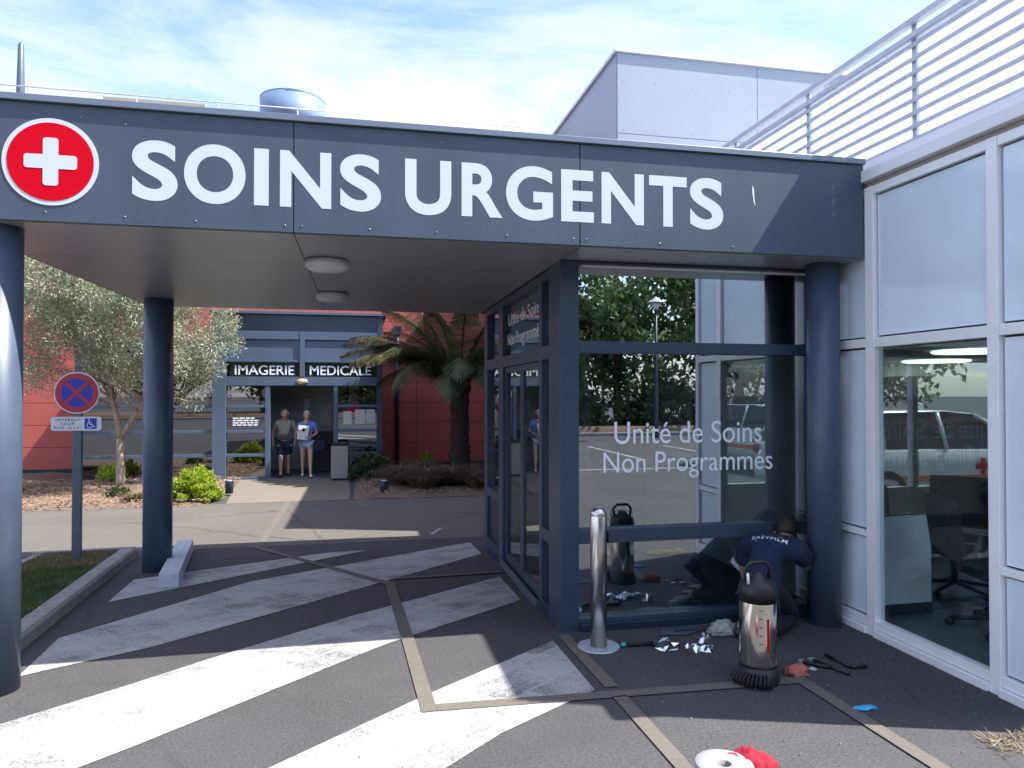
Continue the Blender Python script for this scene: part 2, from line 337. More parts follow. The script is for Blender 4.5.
def thing(name, label, cat, loc=(0, 0, 0), rz=0.0, group=None):
    o = bpy.data.objects.new(name, None); COL.objects.link(o); o.location = loc; o.rotation_euler = (0, 0, rz); o.empty_display_size = 0.2
    o['label'] = label; o['category'] = cat
    if group: o['group'] = group
    return o
def tag(o, label, cat, group=None, kind=None):
    if label: o['label'] = label
    if cat: o['category'] = cat
    if group: o['group'] = group
    if kind: o['kind'] = kind
    return o
def copy_tree(o, parent=None):
    c = o.copy(); COL.objects.link(c)
    if parent is not None: c.parent = parent
    for ch in list(o.children): copy_tree(ch, c)
    return c
def sheet(name, pts, off, m, kind='structure', thick=None):
    bm = bmesh.new(); bm.faces.new([bm.verts.new((x, y, 0)) for x, y in pts])
    for yc in (5.0, 9.5):
        bmesh.ops.bisect_plane(bm, geom=bm.verts[:] + bm.edges[:] + bm.faces[:], plane_co=(0, yc, 0), plane_no=(0, 1, 0))
    bmesh.ops.triangulate(bm, faces=bm.faces[:])
    for v in bm.verts: v.co.z = gz(v.co.y) + off
    for f in bm.faces:
        if f.normal.z < 0: f.normal_flip()
    bm.normal_update()
    for f in bm.faces:
        if f.normal.z < 0: f.normal_flip()
    me = bpy.data.meshes.new(name); bm.to_mesh(me); bm.free(); me.materials.append(m)
    o = bpy.data.objects.new(name, me); COL.objects.link(o)
    if kind: o['kind'] = kind
    return o
def text_mesh(s, bold=0.0, extr=0.0, res=12, space=1.0):
    cu = bpy.data.curves.new('txt', 'FONT'); cu.body = s; cu.size = 1.0; cu.offset = bold; cu.extrude = extr; cu.resolution_u = res; cu.space_character = space
    o = bpy.data.objects.new('txt', cu); COL.objects.link(o)
    dg = bpy.context.evaluated_depsgraph_get(); dg.update()
    me = bpy.data.meshes.new_from_object(o.evaluated_get(dg)); bpy.data.objects.remove(o); bpy.data.curves.remove(cu)
    return me
def put_text(mb, s, a0, a1, b0, b1, plane, m, bold=0.0, depth=0.004, space=1.0, full=True):
    """fit the string's own bounding box (or its cap box) to a0..a1 x b0..b1 of a plane"""
    me = text_mesh(s, bold, 0.05, space=space)
    xs = [v.co.x for v in me.vertices]; ys = [v.co.y for v in me.vertices]
    x0, x1 = min(xs), max(xs)
    if full: y0, y1 = min(ys), max(ys)
    else:
        ref = text_mesh('H', bold, 0.0); y0 = min(v.co.y for v in ref.vertices); y1 = max(v.co.y for v in ref.vertices); bpy.data.meshes.remove(ref)
    base = len(mb.bm.verts); vs = []
    for v in me.vertices:
        a = a0 + (v.co.x - x0) / (x1 - x0) * (a1 - a0); b = b0 + (v.co.y - y0) / (y1 - y0) * (b1 - b0); d = (0.0 if v.co.z < 0 else depth)
        vs.append(mb.bm.verts.new(plane(a, b, d)))
    i = mb.mi(m)
    for p in me.polygons:
        try: f = mb.bm.faces.new([vs[k] for k in p.vertices]); f.material_index = i
        except ValueError: pass
    bpy.data.meshes.remove(me)
def planeY(y): return lambda a, b, d: Vector((a, y - d, b))      # faces -Y
def planeX(x): return lambda a, b, d: Vector((x - d, -a, b))     # faces -X, a = -y (reads left to right)

# ------------------------------------------------------------------ ground
sheet('ground', [(-300, -300), (300, -300), (300, 300), (-300, 300)], 0.0, M['asphalt'])
sheet('road', [(-40, 9.2), (1.38, 9.2), (3.3, 9.2), (3.3, 12.9), (-0.2, 12.95), (-40, 12.7)], 0.004, M['road'])
sheet('path', [(-2.25, 12.9), (-0.19, 12.97), (-0.25, 16.4), (-2.62, 16.4)], 0.008, M['path'])
def strip(name, pts, wd, off, m):
    for k, (a, b) in enumerate(zip(pts, pts[1:])):
        a = Vector(a); b = Vector(b); d = (b - a).normalized(); n = Vector((-d.y, d.x)) * wd / 2
        e = d * (wd / 2 if k < len(pts) - 2 else 0)
        s0 = d * (wd / 2) if k > 0 else d * 0
        o = sheet(name, [(a - n + s0)[:], (b - n + e)[:], (b + n + e)[:], (a + n + s0)[:]], off, m)
strip('paving_line', [(-1.23, 12.9), (-1.23, 9.13), (0.27, 6.83), (0.37, 3.96), (2.62, 3.88), (2.66, 2.0)], 0.088, 0.0085, M['joint'])
strip('paving_line', [(0.31, 7.03), (1.40, 7.08)], 0.07, 0.0125, M['joint'])
strip('paving_line', [(1.43, 4.95), (1.46, 4.02)], 0.085, 0.0085, M['joint'])
strip('paving_line', [(1.46, 3.89), (1.51, 1.5)], 0.085, 0.0085, M['joint'])
for pts in ([(-2.13, 6.75), (-1.1, 7.63), (0.06, 8.63), (-0.36, 8.60), (-2.18, 7.62)],
            [(-2.06, 4.93), (-2.13, 5.72), (-1.04, 7.26), (1.34, 8.86), (1.36, 8.09), (-0.5, 6.24), (-1.42, 5.34)],
            [(-2.5, 3.85), (-1.85, 4.25), (-1.35, 4.66), (-0.08, 5.80), (1.34, 6.89), (1.35, 5.98), (0.21, 5.07), (-1.1, 3.84), (-1.9, 3.15)],
            [(-2.3, 1.85), (-0.48, 3.44), (0.38, 4.15), (1.33, 4.86), (1.35, 4.01), (0.71, 3.60), (-1.0, 2.1)]):
    sheet('road_marking', pts, 0.0045, M['white'])
sheet('road_marking', [(0.95, 9.55), (1.12, 9.95), (1.07, 9.97), (0.90, 9.57)], 0.0085, M['white'])
for k in range(5):   # parking bays in the car park behind the photographer
    sheet('road_marking', [(2 + k * 2.6, -12), (2.12 + k * 2.6, -12), (2.12 + k * 2.6, -7.2), (2 + k * 2.6, -7.2)], 0.0045, M['white'])
sheet('road_marking', [(-10, -5.3), (16, -5.3), (16, -5.15), (-10, -5.15)], 0.0045, M['white'])
# beds: low mounds of mulch
def bed(name, x0, x1, y0, y1, h, m, hole=None):
    bm = bmesh.new(); nx = int((x1 - x0) / 0.12); ny = int((y1 - y0) / 0.12); g = {}
    for i in range(nx + 1):
        for j in range(ny + 1):
            x = x0 + (x1 - x0) * i / nx; y = y0 + (y1 - y0) * j / ny
            e = min(i, nx - i, j, ny - j) / 4.0
            z = -0.15 + 0.006 + (min(1, e)) * h + random.uniform(-.012, .012) * min(1, e)
            if j == 0: y += random.uniform(-.04, .04)
            g[i, j] = bm.verts.new((x, y, z))
    for i in range(nx):
        for j in range(ny):
            f = bm.faces.new((g[i, j], g[i + 1, j], g[i + 1, j + 1], g[i, j + 1])); f.smooth = True
    me = bpy.data.meshes.new(name); bm.to_mesh(me); bm.free(); me.materials.append(m)
    o = bpy.data.objects.new(name, me); COL.objects.link(o); o['kind'] = 'structure'
bed('planting_bed', -14, -2.55, 12.75, 16.36, 0.10, M['soil'])
bed('planting_bed', -0.12, 3.3, 12.98, 18.35, 0.10, M['soil'])
bed('planting_bed', -14, -6.2, 16.36, 18.35, 0.10, M['soil'])
bed('planting_bank', -30, 34, -24, -17.2, 0.5, M['soil'])
def scatter(name, n, fn, m, kind='stuff'):
    mb = MB()
    for k in range(n): fn(mb)
    o = mb.build(name, m, fix=False); o['kind'] = kind; return o
def quad_leaf(bm, p, d, n, l, wd, mi=0):
    s_ = d.cross(n).normalized() * wd / 2
    f = bm.faces.new([bm.verts.new(p - s_ * 0.25), bm.verts.new(p + d * l * .5 - s_), bm.verts.new(p + d * l), bm.verts.new(p + d * l * .5 + s_)]); f.material_index = mi
def rdir(): 
    while True:
        v = Vector((random.uniform(-1, 1), random.uniform(-1, 1), random.uniform(-1, 1)))
        if 0.05 < v.length < 1: return v.normalized()
def chip(x0, x1, y0, y1, z):
    def fn(mb):
        p = Vector((random.uniform(x0, x1), random.uniform(y0, y1), z + random.uniform(0, .02)))
        a = random.uniform(0, 6.28); d = Vector((math.cos(a), math.sin(a), random.uniform(-.3, .5))).normalized()
        n = (Vector((0, 0, 1)) + rdir() * .5).normalized(); quad_leaf(mb.bm, p, d, n, random.uniform(.03, .09), random.uniform(.012, .035))
    return fn
scatter('bark_mulch', 6000, chip(-7.5, -2.5, 12.72, 16.3, -0.055), M['chips'])
scatter('bark_mulch', 2500, chip(-0.05, 2.9, 12.95, 16.5, -0.055), M['chips'])
# grass island with its kerb
sheet('lawn', [(-3.42, 3.0), (-2.32, 3.0), (-2.44, 5.6), (-2.70, 8.85), (-3.42, 8.75)], 0.085, M['turf'])
def blade(mb):
    while True:
        x = random.uniform(-3.42, -2.4); y = random.uniform(4.3, 8.8)
        if x < -2.42 - (y - 5.6) * 0.078: break
    dryb = y > 7.9
    p = Vector((x, y, gz(y) + .085)); h = random.uniform(.02, .055); d = Vector((random.uniform(-.5, .5), random.uniform(-.5, .5), 1)).normalized()
    s_ = Vector((random.uniform(-1, 1), random.uniform(-1, 1), 0)).normalized() * .004
    f = mb.bm.faces.new([mb.bm.verts.new(p - s_), mb.bm.verts.new(p + s_), mb.bm.verts.new(p + d * h)]); f.material_index = mb.mi(M['straw'] if dryb and random.random() < .7 else M['blades'])
scatter('grass', 22000, blade, M['blades'])
def kerb_run(pts, wd=0.15, h=0.11):
    mb = MB()
    for a, b in zip(pts, pts[1:]):
        a = Vector(a); b = Vector(b); ln = (b - a).length; k = max(1, round(ln / 1.0)); d = (b - a) / k
        n = Vector((-d.y, d.x)).normalized() * wd
        for i in range(k):
            p = a + d * (i + 0.004); q = a + d * (i + 0.996)
            bx = [(p, 0), (q, 0), (q + n, 0), (p + n, 0)]
            lo = [Vector((v.x, v.y, gz(v.y) - .05)) for v, _ in bx]
            mid = [Vector((v.x, v.y, gz(v.y) + h - .025)) for v, _ in bx]
            c = (p + q + n) / 2
            hi = [Vector((v.x * .965 + c.x * .035 if False else v.x, v.y, gz(v.y) + h)) for v, _ in bx]
            nn = Vector((n.x, n.y, 0)).normalized() * .022
            hi = [hi[0] + nn, hi[1] + nn, hi[2], hi[3]]
            mb.rings([lo, mid, hi], M['kerb'], smooth=False)
    o = mb.build('kerb', M['kerb']); o['kind'] = 'structure'; return o
kerb_run([(-2.16, 3.0), (-2.28, 5.6), (-2.52, 8.95)])
kerb_run([(-2.66, 8.98), (-3.55, 8.92)], 0.13)
kerb_run([(-3.55, 8.9), (-3.58, 3.0)], 0.1, 0.09)
kerb_run([(34, -17.2), (-30, -17.2)], 0.2, 0.14)

# ------------------------------------------------------------------ canopy
YF = 4.54; ZS = 2.74; ZT = 3.42
can = thing('canopy', 'dark navy entrance canopy on round pillars with big white SOINS URGENTS lettering', 'canopy', (0.6, 6.6, 0))
MB().box(-2.34, 3.585, YF + 0.025, 8.70, ZS + 0.012, ZT - 0.03).build('roof_slab', M['navydark'], can)
for a, b in ((-2.36, -0.413), (-0.407, 1.427), (1.433, 3.60)):
    MB().box(a, b, YF, YF + 0.022, ZS - 0.002, ZT, bev=0.002).build('fascia_panel', M['navy'], can)
MB().box(-2.362, -2.342, YF + 0.024, 8.72, ZS - 0.002, ZT).build('fascia_panel', M['navy'], can)
MB().box(-2.34, 3.585, 8.702, 8.722, ZS - 0.002, ZT).build('fascia_panel', M['navy'], can)
MB().box(-2.385, 3.605, YF - 0.023, 8.745, ZT + 0.002, ZT + 0.042, bev=0.003).build('roof_cap', M['cap'], can)
ys = [YF + 0.024, 5.62, 6.68, 7.72, 8.70]; xs = [-2.34, -0.41, 1.44]
for i in range(2):
    for j in range(4):
        MB().box(xs[i] + .003, xs[i + 1] - .003, ys[j] + .003, ys[j + 1] - .003, ZS - .006, ZS + .01).build('soffit_panel', M['soffit'], can)
MB().box(1.446, 3.58, YF + .03, 5.03, ZS - .006, ZS + .01).build('soffit_panel', M['soffit'], can)
def pil(x, y, r): 
    MB().lathe([(r, gz(y) - .03), (r, ZS - .007)], (x, y, 0), 48).build('pillar', M['pillar'], can)
pil(-2.115, 4.735, 0.138); pil(-2.075, 8.04, 0.142); pil(3.455, 4.815, 0.121)
pl = planeY(YF)
mb = MB()
LET = [('S', -1.324, -1.073), ('O', -1.038, -0.690), ('I', -0.641, -0.556), ('N', -0.490, -0.185), ('S', -0.132, 0.120), ('U', 0.270, 0.565), ('R', 0.632, 0.902), ('G', 0.925, 1.243), ('E', 1.299, 1.527), ('N', 1.582, 1.885), ('T', 1.923, 2.201), ('S', 2.225, 2.477)]
for ch, a, b in LET:
    rnd = ch in 'SOG'; put_text(mb, ch, a, b, 2.888 - (0 if rnd else -.006) - (.006 if ch == 'U' else 0), 3.248 - (0 if rnd else .006), pl, M['letterf'], bold=0.03, depth=0.0012)
mb.build('lettering', M['letterf'], can)
def disc(c, r, d0, d1, plane, m, name, parent, n=64):
    return MB().prism([(c[0] + r * math.cos(2 * math.pi * k / n), c[1] + r * math.sin(2 * math.pi * k / n)) for k in range(n)], plane, d0, d1).build(name, m, parent)
ec = (-1.752, 3.082)
em = disc(ec, 0.252, 0.001, 0.004, pl, M['letterf'], 'emblem', can)
disc(ec, 0.226, 0.0045, 0.006, pl, M['red'], 'emblem_field', em)
def rrect(cx, cz, hw, hh, r, n=5):
    o = []
    for sx, sz, a0 in ((1, 1, 0), (-1, 1, 90), (-1, -1, 180), (1, -1, 270)):
        for k in range(n + 1):
            a = R(a0 + 90 * k / n); o.append((cx + sx * (hw - r) + r * math.cos(a), cz + sz * (hh - r) + r * math.sin(a)))
    return o
crs = MB(); hw, arm, rr_ = 0.040, 0.138, 0.016
o = []
for q in range(4):
    c_, s_ = round(math.cos(q * math.pi / 2)), round(math.sin(q * math.pi / 2))
    seg = []
    for (ax, az, a0) in ((arm - rr_, -hw + rr_, -90), (arm - rr_, hw - rr_, 0)):
        for k in range(5):
            a = R(a0 + 90 * k / 4); seg.append((ax + rr_ * math.cos(a), az + rr_ * math.sin(a)))
    seg.append((hw, hw))
    o += [(ec[0] + x * c_ - z * s_, ec[1] + x * s_ + z * c_) for x, z in seg]
crs.prism(o, pl, 0.0065, 0.008).build('emblem_cross', M['letterf'], em)
for (x, z) in [(-1.78, 2.79), (-1.36, 2.785), (-0.97, 2.78), (-0.46, 2.78), (-0.36, 2.78), (0.05, 2.78), (0.47, 2.78), (0.93, 2.78), (1.385, 2.78), (1.475, 2.78), (2.0, 2.775), (2.55, 2.775), (-1.36, 3.33), (-1.6, 3.35), (0.5, 3.36), (2.0, 3.36)]:
    MB().lathe([(0.0068, 0), (0.006, .0025), (0.0025, .004)], (x, YF, z), 12, axis=Matrix.Rotation(R(90), 3, 'X')).build('screw', M['screw'], can)
sp = MB(); sp.prism([(2.702, 3.22), (2.714, 3.19), (2.717, 3.13), (2.726, 3.07), (2.712, 3.10), (2.703, 3.16)], pl, .0005, .0015); sp.build('bird_dropping', M['letter'], can)
def ceil_lamp(x, y, lab):
    t = thing('ceiling_light', lab, 'ceiling light', (x, y, ZS), group='round ceiling lights under the canopy')
    MB().lathe([(.150, -.012), (.156, -.014), (.158, -.058), (.150, -.066)], (x, y, ZS), 40).build('lamp_rim', M['opal'], t)
    MB().lathe([(.146, -.064), (.135, -.078), (.09, -.090), (.03, -.094)], (x, y, ZS), 40).build('diffuser', M['opal'], t)
    MB().lathe([(.125, .0), (.125, -.014)], (x, y, ZS - .006), 32).build('base_plate', M['opald'], t)
ceil_lamp(-0.25, 5.42, 'larger looking round white ceiling light near the front of the canopy')
ceil_lamp(-0.28, 7.2, 'round white ceiling light deeper under the canopy, behind the other one')

# ------------------------------------------------------------------ glazed vestibule
ves = thing('glass_vestibule', 'navy framed glass vestibule marked Unité de Soins Non Programmés', 'entrance', (2.5, 6.7, 0))
VY = 5.20; VX = 1.45
def vbox(nm, m, *a, bev=0.003): return MB().box(*a, bev=bev).build(nm, m, ves)
FO = 0.105
def fbox(nm, m, x0, x1, y0, y1, z0, z1, bev=0.003): return MB().box(x0, x1, y0 - FO, y1 - FO, z0, z1, bev=bev).build(nm, m, ves)
fbox('corner_post', M['navyframe'], 1.43, 1.577, 5.14, 5.46, -.03, ZS - .008)
fbox('end_post', M['navyframe'], 3.575, 3.632, 5.15, 5.30, -.02, ZS - .008)
fbox('head_beam', M['navyframe'], 1.579, 3.573, 5.15, 5.28, 2.712, ZS - .008)
fbox('transom', M['navyframe'], 1.579, 3.573, 5.14, 5.28, 2.05, 2.135)
fbox('crash_rail', M['navyframe'], 1.579, 3.573, 5.155, 5.255, 0.63, 0.735)
fbox('sill_beam', M['navyframe'], 1.579, 3.573, 5.14, 5.28, 0.0, 0.085)
fbox('sill_ledge', M['navydark'], 1.58, 3.56, 5.09, 5.138, -.005, 0.055)
fbox('window_pane', M['uglass'], 1.579, 3.573, 5.205, 5.213, 2.137, 2.71, bev=0)
fbox('window_pane', M['vglass'], 1.579, 3.573, 5.205, 5.213, 0.737, 2.048, bev=0)
fbox('window_pane', M['vglass'], 1.579, 3.573, 5.205, 5.213, 0.087, 0.628, bev=0)
fbox('glazing_bead', M['alu'], 1.61, 3.57, 5.19, 5.203, 2.695, 2.711, bev=0)
mb = MB(); pv = planeY(VY + .004 - FO)
put_text(mb, 'Unité de Soins', 1.876, 3.106, 1.366, 1.532, pv, M['letter'], full=False, depth=.002)
put_text(mb, 'Non Programmés', 1.788, 3.20, 1.149, 1.302, pv, M['letter'], full=False, depth=.002)
mb.build('lettering', M['letter'], ves)
# side towards the drive
def sx(nm, m, y0, y1, z0, z1, d0=0.0, d1=0.1, bev=.003):
    zb = z0 + (gz(y0) if z0 < .2 else 0) - (.02 if z0 < .02 else 0)
    return MB().box(VX + d0, VX + d1, y0, y1, zb, z1, bev=bev).build(nm, m, ves)
for y0, y1 in ((5.66, 5.74), (7.30, 7.52), (8.22, 8.42)): sx('mullion', M['navyframe'], y0, y1, 0, ZS - .008)
sx('head_beam', M['navyframe'], 5.362, 5.658, 2.66, ZS - .008); sx('head_beam', M['navyframe'], 5.742, 7.298, 2.66, ZS - .008); sx('head_beam', M['navyframe'], 7.522, 8.218, 2.66, ZS - .008)
for a, b in ((5.362, 5.658), (5.742, 7.298), (7.522, 8.218)): sx('transom', M['navyframe'], a, b, 2.02, 2.13)
for a, b in ((5.362, 5.658), (7.522, 8.218)): sx('crash_rail', M['navyframe'], a, b, 0.56, 0.66)
sx('kick_panel', M['navydark'], 7.522, 8.218, 0.09, 0.56, .03, .05)
for a, b in ((5.362, 5.658), (5.742, 7.298), (7.522, 8.218)):
    sx('window_pane', M['sglass'], a, b, 2.132, 2.658, .045, .053, 0)
for a, b in ((5.362, 5.658), (7.522, 8.218)): sx('window_pane', M['sglass'], a, b, 0.662, 2.018, .045, .053, 0)
sx('window_pane', M['sglass'], 5.362, 5.658, 0.09, 0.558, .045, .053, 0)
sx('sill_beam', M['navydark'], 5.362, 5.658, 0, .08, -.01, .1); sx('sill_beam', M['navydark'], 7.522, 8.218, 0, .08, 0, .1)
sx('threshold', M['post'], 5.742, 7.298, 0, .02, -.03, .0)
for (a, b) in ((5.745, 6.52), (6.525, 7.295)):
    d = MB().box(VX + .03, VX + .065, a, a + .06, gz(a) - .0, 2.015).box(VX + .03, VX + .065, b - .06, b, gz(b), 2.015).box(VX + .03, VX + .065, a + .061, b - .061, gz(a) + .0, .10).box(VX + .03, VX + .065, a + .061, b - .061, 1.955, 2.015).build('sliding_door', M['navyframe'], ves)
    MB().box(VX + .045, VX + .052, a + .061, b - .061, .101, 1.954).build('door_pane', M['sglass'], d)
mb = MB(); ps = planeX(VX + .044)
put_text(mb, 'Unité de Soins', -7.2, -5.86, 2.44, 2.56, ps, M['letter'], full=False, depth=.002)
put_text(mb, 'Non Programmés', -7.24, -5.84, 2.24, 2.36, ps, M['letter'], full=False, depth=.002)
mb.build('lettering', M['letter'], ves)
vbox('door_control_box', M['innerw'], 1.56, 1.66, 5.40, 5.60, 1.02, 1.5, bev=.01)
# inside
vbox('inner_floor', M['floor'], 1.52, 3.62, 5.285, 8.40, -.12, .035, bev=0)
vbox('back_wall', M['inner'], 1.56, 3.62, 8.30, 8.42, .035, ZS - .01, bev=0)
vbox('inner_door', M['innerd'], 2.75, 3.45, 8.26, 8.298, .04, 2.05)
vbox('inner_ceiling', M['inner'], 1.56, 3.57, 5.37, 8.298, ZS - .06, ZS - .012, bev=0)
vbox('inner_screen', M['navyframe'], 2.22, 2.28, 6.35, 6.41, .04, 2.65)
vbox('inner_screen', M['navyframe'], 3.16, 3.22, 6.35, 6.41, .04, 2.65)
vbox('inner_beam', M['navyframe'], 1.57, 3.56, 6.35, 6.41, 2.02, 2.12)
vbox('inner_wall', M['inner'], 3.58, 3.62, 5.31, 8.29, .04, ZS - .07, bev=0)

# ------------------------------------------------------------------ building on the right
rb = thing('clinic_building', 'white framed building with frosted panels and a big window on the right', 'building', (6, 6, 0))
WX = 3.64
def rbx(nm, m, *a, bev=.003): return MB().box(*a, bev=bev).build(nm, m, rb)
def wv(y0, y1, z0=.0, z1=3.25): return rbx('mullion', M['alu'], WX - .03, WX + .05, y0, y1, z0 - .02, z1)
for y0, y1 in ((2.96, 3.02), (3.437, 3.512), (4.458, 4.545), (5.08, 5.135)): wv(y0, y1)
bays = [(3.022, 3.435), (3.514, 4.456), (4.547, 5.078)]
def wh(y0, y1, z0, z1, d=.025): return rbx('transom', M['alu'], WX - d, WX + .045, y0, y1, z0, z1)
for k, (a, b) in enumerate(bays):
    wh(a, b, .055, .115); wh(a, b, 3.19, 3.25); wh(a, b, 2.085, 2.15) if k != 1 else wh(a, b, 2.08, 2.15)
    rbx('base_flashing', M['alu'], WX - .05, WX - .0, a, b, 0.0, .05)
    if k != 1: wh(a, b, .70, .745)
    def pan(z0, z1, m, nm, x0=WX + .002, x1=WX + .02):
        MB().box(x0 - .004, x1 + .003, a + .0, b, z0, z1).build('gasket', M['gasket'], None) if False else None
        return rbx(nm, m, x0, x1, a + .014, b - .014, z0 + .014, z1 - .014, bev=0)
    pan(2.15, 3.19, M['frost'], 'frosted_panel')
    if k != 1: pan(.745, 2.085, M['frost'], 'frosted_panel'); pan(.115, .70, M['frost'], 'frosted_panel')
    else: pan(.115, 2.08, M['wglass'], 'window_pane')
    rbx('gasket', M['gasket'], WX + .022, WX + .03, a, b, 2.15, 3.19, bev=0) 
    if k != 1: rbx('gasket', M['gasket'], WX + .022, WX + .03, a, b, .115, 2.085, bev=0)
rbx('soffit_board', M['beige'], WX + .0, WX + .30, 2.96, 8.9, 3.252, 3.29, bev=0)
rbx('cornice', M['aluw'], WX - .06, WX + .40, 2.90, 8.9, 3.292, 3.375)
rbx('cornice', M['aluw'], WX + .402, 12.5, 2.90, 3.3, 3.292, 3.375)
rbx('roof_edge', M['aluw'], WX + .10, WX + .35, 2.98, 8.9, 3.377, 3.50)
rbx('roof', M['grey'], WX + .352, 12.5, 3.3, 8.98, 3.28, 3.40, bev=0)
# south side
rbx('corner_post', M['alu'], WX + .052, WX + .12, 2.96, 3.02, -.02, 3.25)
for x in (4.7, 5.8, 6.9, 8.0, 9.1, 10.2, 11.3): rbx('mullion', M['alu'], x, x + .07, 2.95, 3.03, -.02, 3.25)
xs_ = [3.762, 4.7, 5.8, 6.9, 8.0, 9.1, 10.2, 11.3, 12.4]
for a, b in zip(xs_, xs_[1:]):
    a2 = a + (.072 if a > 3.8 else 0); b2 = b - .002
    for z0, z1 in ((.05, .11), (.70, .745), (2.085, 2.15), (3.19, 3.25)): rbx('transom', M['alu'], a2, b2, 2.965, 3.025, z0, z1)
    rbx('frosted_panel', M['frost'], a2, b2, 2.985, 3.0, .112, .698, bev=0); rbx('frosted_panel', M['frost'], a2, b2, 2.985, 3.0, 2.152, 3.188, bev=0)
    rbx('window_pane', M['wglass'], a2, b2, 2.985, 2.993, .747, 2.083, bev=0)
# inside the room
rbx('inner_floor', M['floor'], WX + .06, 12.4, 3.04, 8.9, -.1, .05, bev=0)
rbx('inner_ceiling', M['inner'], WX + .06, 12.4, 3.04, 8.85, 2.2, 2.3, bev=0)
rbx('back_wall', M['inner'], WX + .06, 12.4, 8.855, 8.9, .052, 3.2, bev=0)
rbx('side_wall', M['inner'], 12.41, 12.5, 3.04, 8.9, -.1, 3.2, bev=0)
rbx('inner_wall', M['innerd'], WX + .06, WX + .10, 5.2, 8.85, .052, 2.19, bev=0)
rbx('inner_panel', M['gwhite'], WX + .07, 4.34, 4.74, 4.78, .052, .80, bev=0)
rbx('partition_pane', M['pglass'], WX + .07, 6.2, 4.80, 4.808, .055, 2.195, bev=0)
rbx('skirting', M['innerd'], WX + .07, 4.34, 4.725, 4.738, .052, .13, bev=0)
rbx('inner_cupboard', M['innerd'], 4.7, 5.6, 5.4, 6.0, .052, 1.9)
for (x, y, ll) in ((7.7, 8.3, 'farther'), (6.3, 6.25, 'nearer')):
    MB().lathe([(.42, -.015), (.40, -.03)], (x, y, 2.2), 32).build('ceiling_lamp', M['lamp'], rb)
def chair(x, y, rz, lab):
    t = thing('office_chair', lab, 'chair', (x, y, .05), rz, group='dark chairs seen through the window')
    def ad(nm, mb, m): o = mb.build(nm, m); o.parent = t
    ad('seat', MB().box(-.24, .24, -.23, .23, .40, .48, bev=.03), M['blackcloth'])
    ad('backrest', MB().box(-.23, .23, .22, .28, .55, 1.0, bev=.025, rot=Matrix.Rotation(R(-8), 3, 'X')), M['blackcloth'])
    ad('pedestal', MB().lathe([(.03, .08), (.025, .40)], (0, 0, 0), 16), M['black'])
    for k in range(5):
        a = k * 2 * math.pi / 5; ad('leg', MB().tube([(0, 0, .10), (.30 * math.cos(a), .30 * math.sin(a), .06)], [.022, .014]).ball((.30 * math.cos(a), .30 * math.sin(a), .035), .03), M['black'])
    ad('bracket', MB().box(-.03, .03, .15, .26, .42, .62), M['black'])
chair(4.45, 4.25, R(70), 'black office chair nearer the glass of the large window')
chair(4.95, 4.45, R(-130), 'black office chair behind the nearer one, seen through the large window')

# railing on the roof
rl = thing('roof_railing', 'grey slatted roof railing backed by milky white panels on the right building', 'railing', (3.85, 6, 3.4))
Y0, Y1 = 3.0, 8.85
def rail(z, r0, r1): MB().box(3.85 - r0, 3.85 + r0, Y0, Y1, z - r1, z + r1, bev=.004).box(3.85 + r0 + .001, 12.4, Y0 - r0, Y0 + r0, z - r1, z + r1, bev=.004).build('rail', M['railm'], rl)
rail(4.405, .03, .02); rail(4.295, .028, .022)
for z in (4.235, 4.135, 4.035, 3.935, 3.84, 3.745, 3.65, 3.555): rail(z, .012, .0155)
y = Y0 + .13
for y in (3.10, 4.345, 5.58, 6.82, 8.06): MB().box(3.866, 3.886, y - .022, y + .022, 3.40, 4.384, bev=.002).build('post', M['railm'], rl)
for y in (4.345, 5.58, 6.82): MB().box(3.79, 3.89, y - .10, y - .03, 3.502, 3.54).build('foot_plate', M['railm'], rl)
for a, b in ((Y0, 4.32), (4.37, 5.555), (5.605, 6.795), (6.845, 8.035), (8.085, Y1)): MB().box(3.888, 3.894, a, b, 3.50, 4.27).build('infill_panel', M['milky'], rl)
for x in (5, 6.3, 7.6, 8.9, 10.2, 11.5): MB().box(x, x + .04, Y0 + .014, Y0 + .03, 3.40, 4.384).build('post', M['railm'], rl)
MB().box(3.9, 12.4, Y0 + .032, Y0 + .038, 3.50, 4.27).build('infill_panel', M['milky'], rl)

# grey upper block
gb = thing('grey_block', 'pale grey panel clad upper storey rising behind the canopy', 'building', (7, 12, 0))
MB().box(3.38, 14, 9.02, 18.0, 0, 6.34).build('core', M['gap'], gb)
px_ = [3.362, 5.44, 6.52, 8.6, 10.7, 12.8, 14.0]
for a, b in zip(px_, px_[1:]):
    MB().box(a + .004, b - .004, 9.0, 9.018, 5.252, 6.34).build('wall_panel', M['grey'], gb); MB().box(a + .004, b - .004, 9.0, 9.018, 3.6, 5.244).build('wall_panel', M['grey'], gb)
for a, b in ((9.02, 12.0), (12.0, 15.0), (15.0, 18.0)): MB().box(3.36, 3.378, a + .004, b - .004, -.15, 6.34).build('wall_panel', M['grey'], gb)
MB().box(3.325, 14.04, 8.965, 18.04, 6.342, 6.385).build('roof_cap', M['aluw'], gb)
for (x, z) in [(3.9, 5.95), (4.45, 5.95), (5.0, 5.95), (5.36, 5.8), (3.9, 5.30), (4.45, 5.30), (5.0, 5.30), (5.52, 5.8), (3.45, 5.95), (3.45, 5.3)]:
    MB().lathe([(.007, 0), (.005, .003)], (x, 9.0, z), 10, axis=Matrix.Rotation(R(90), 3, 'X')).build('screw', M['screw'], gb)

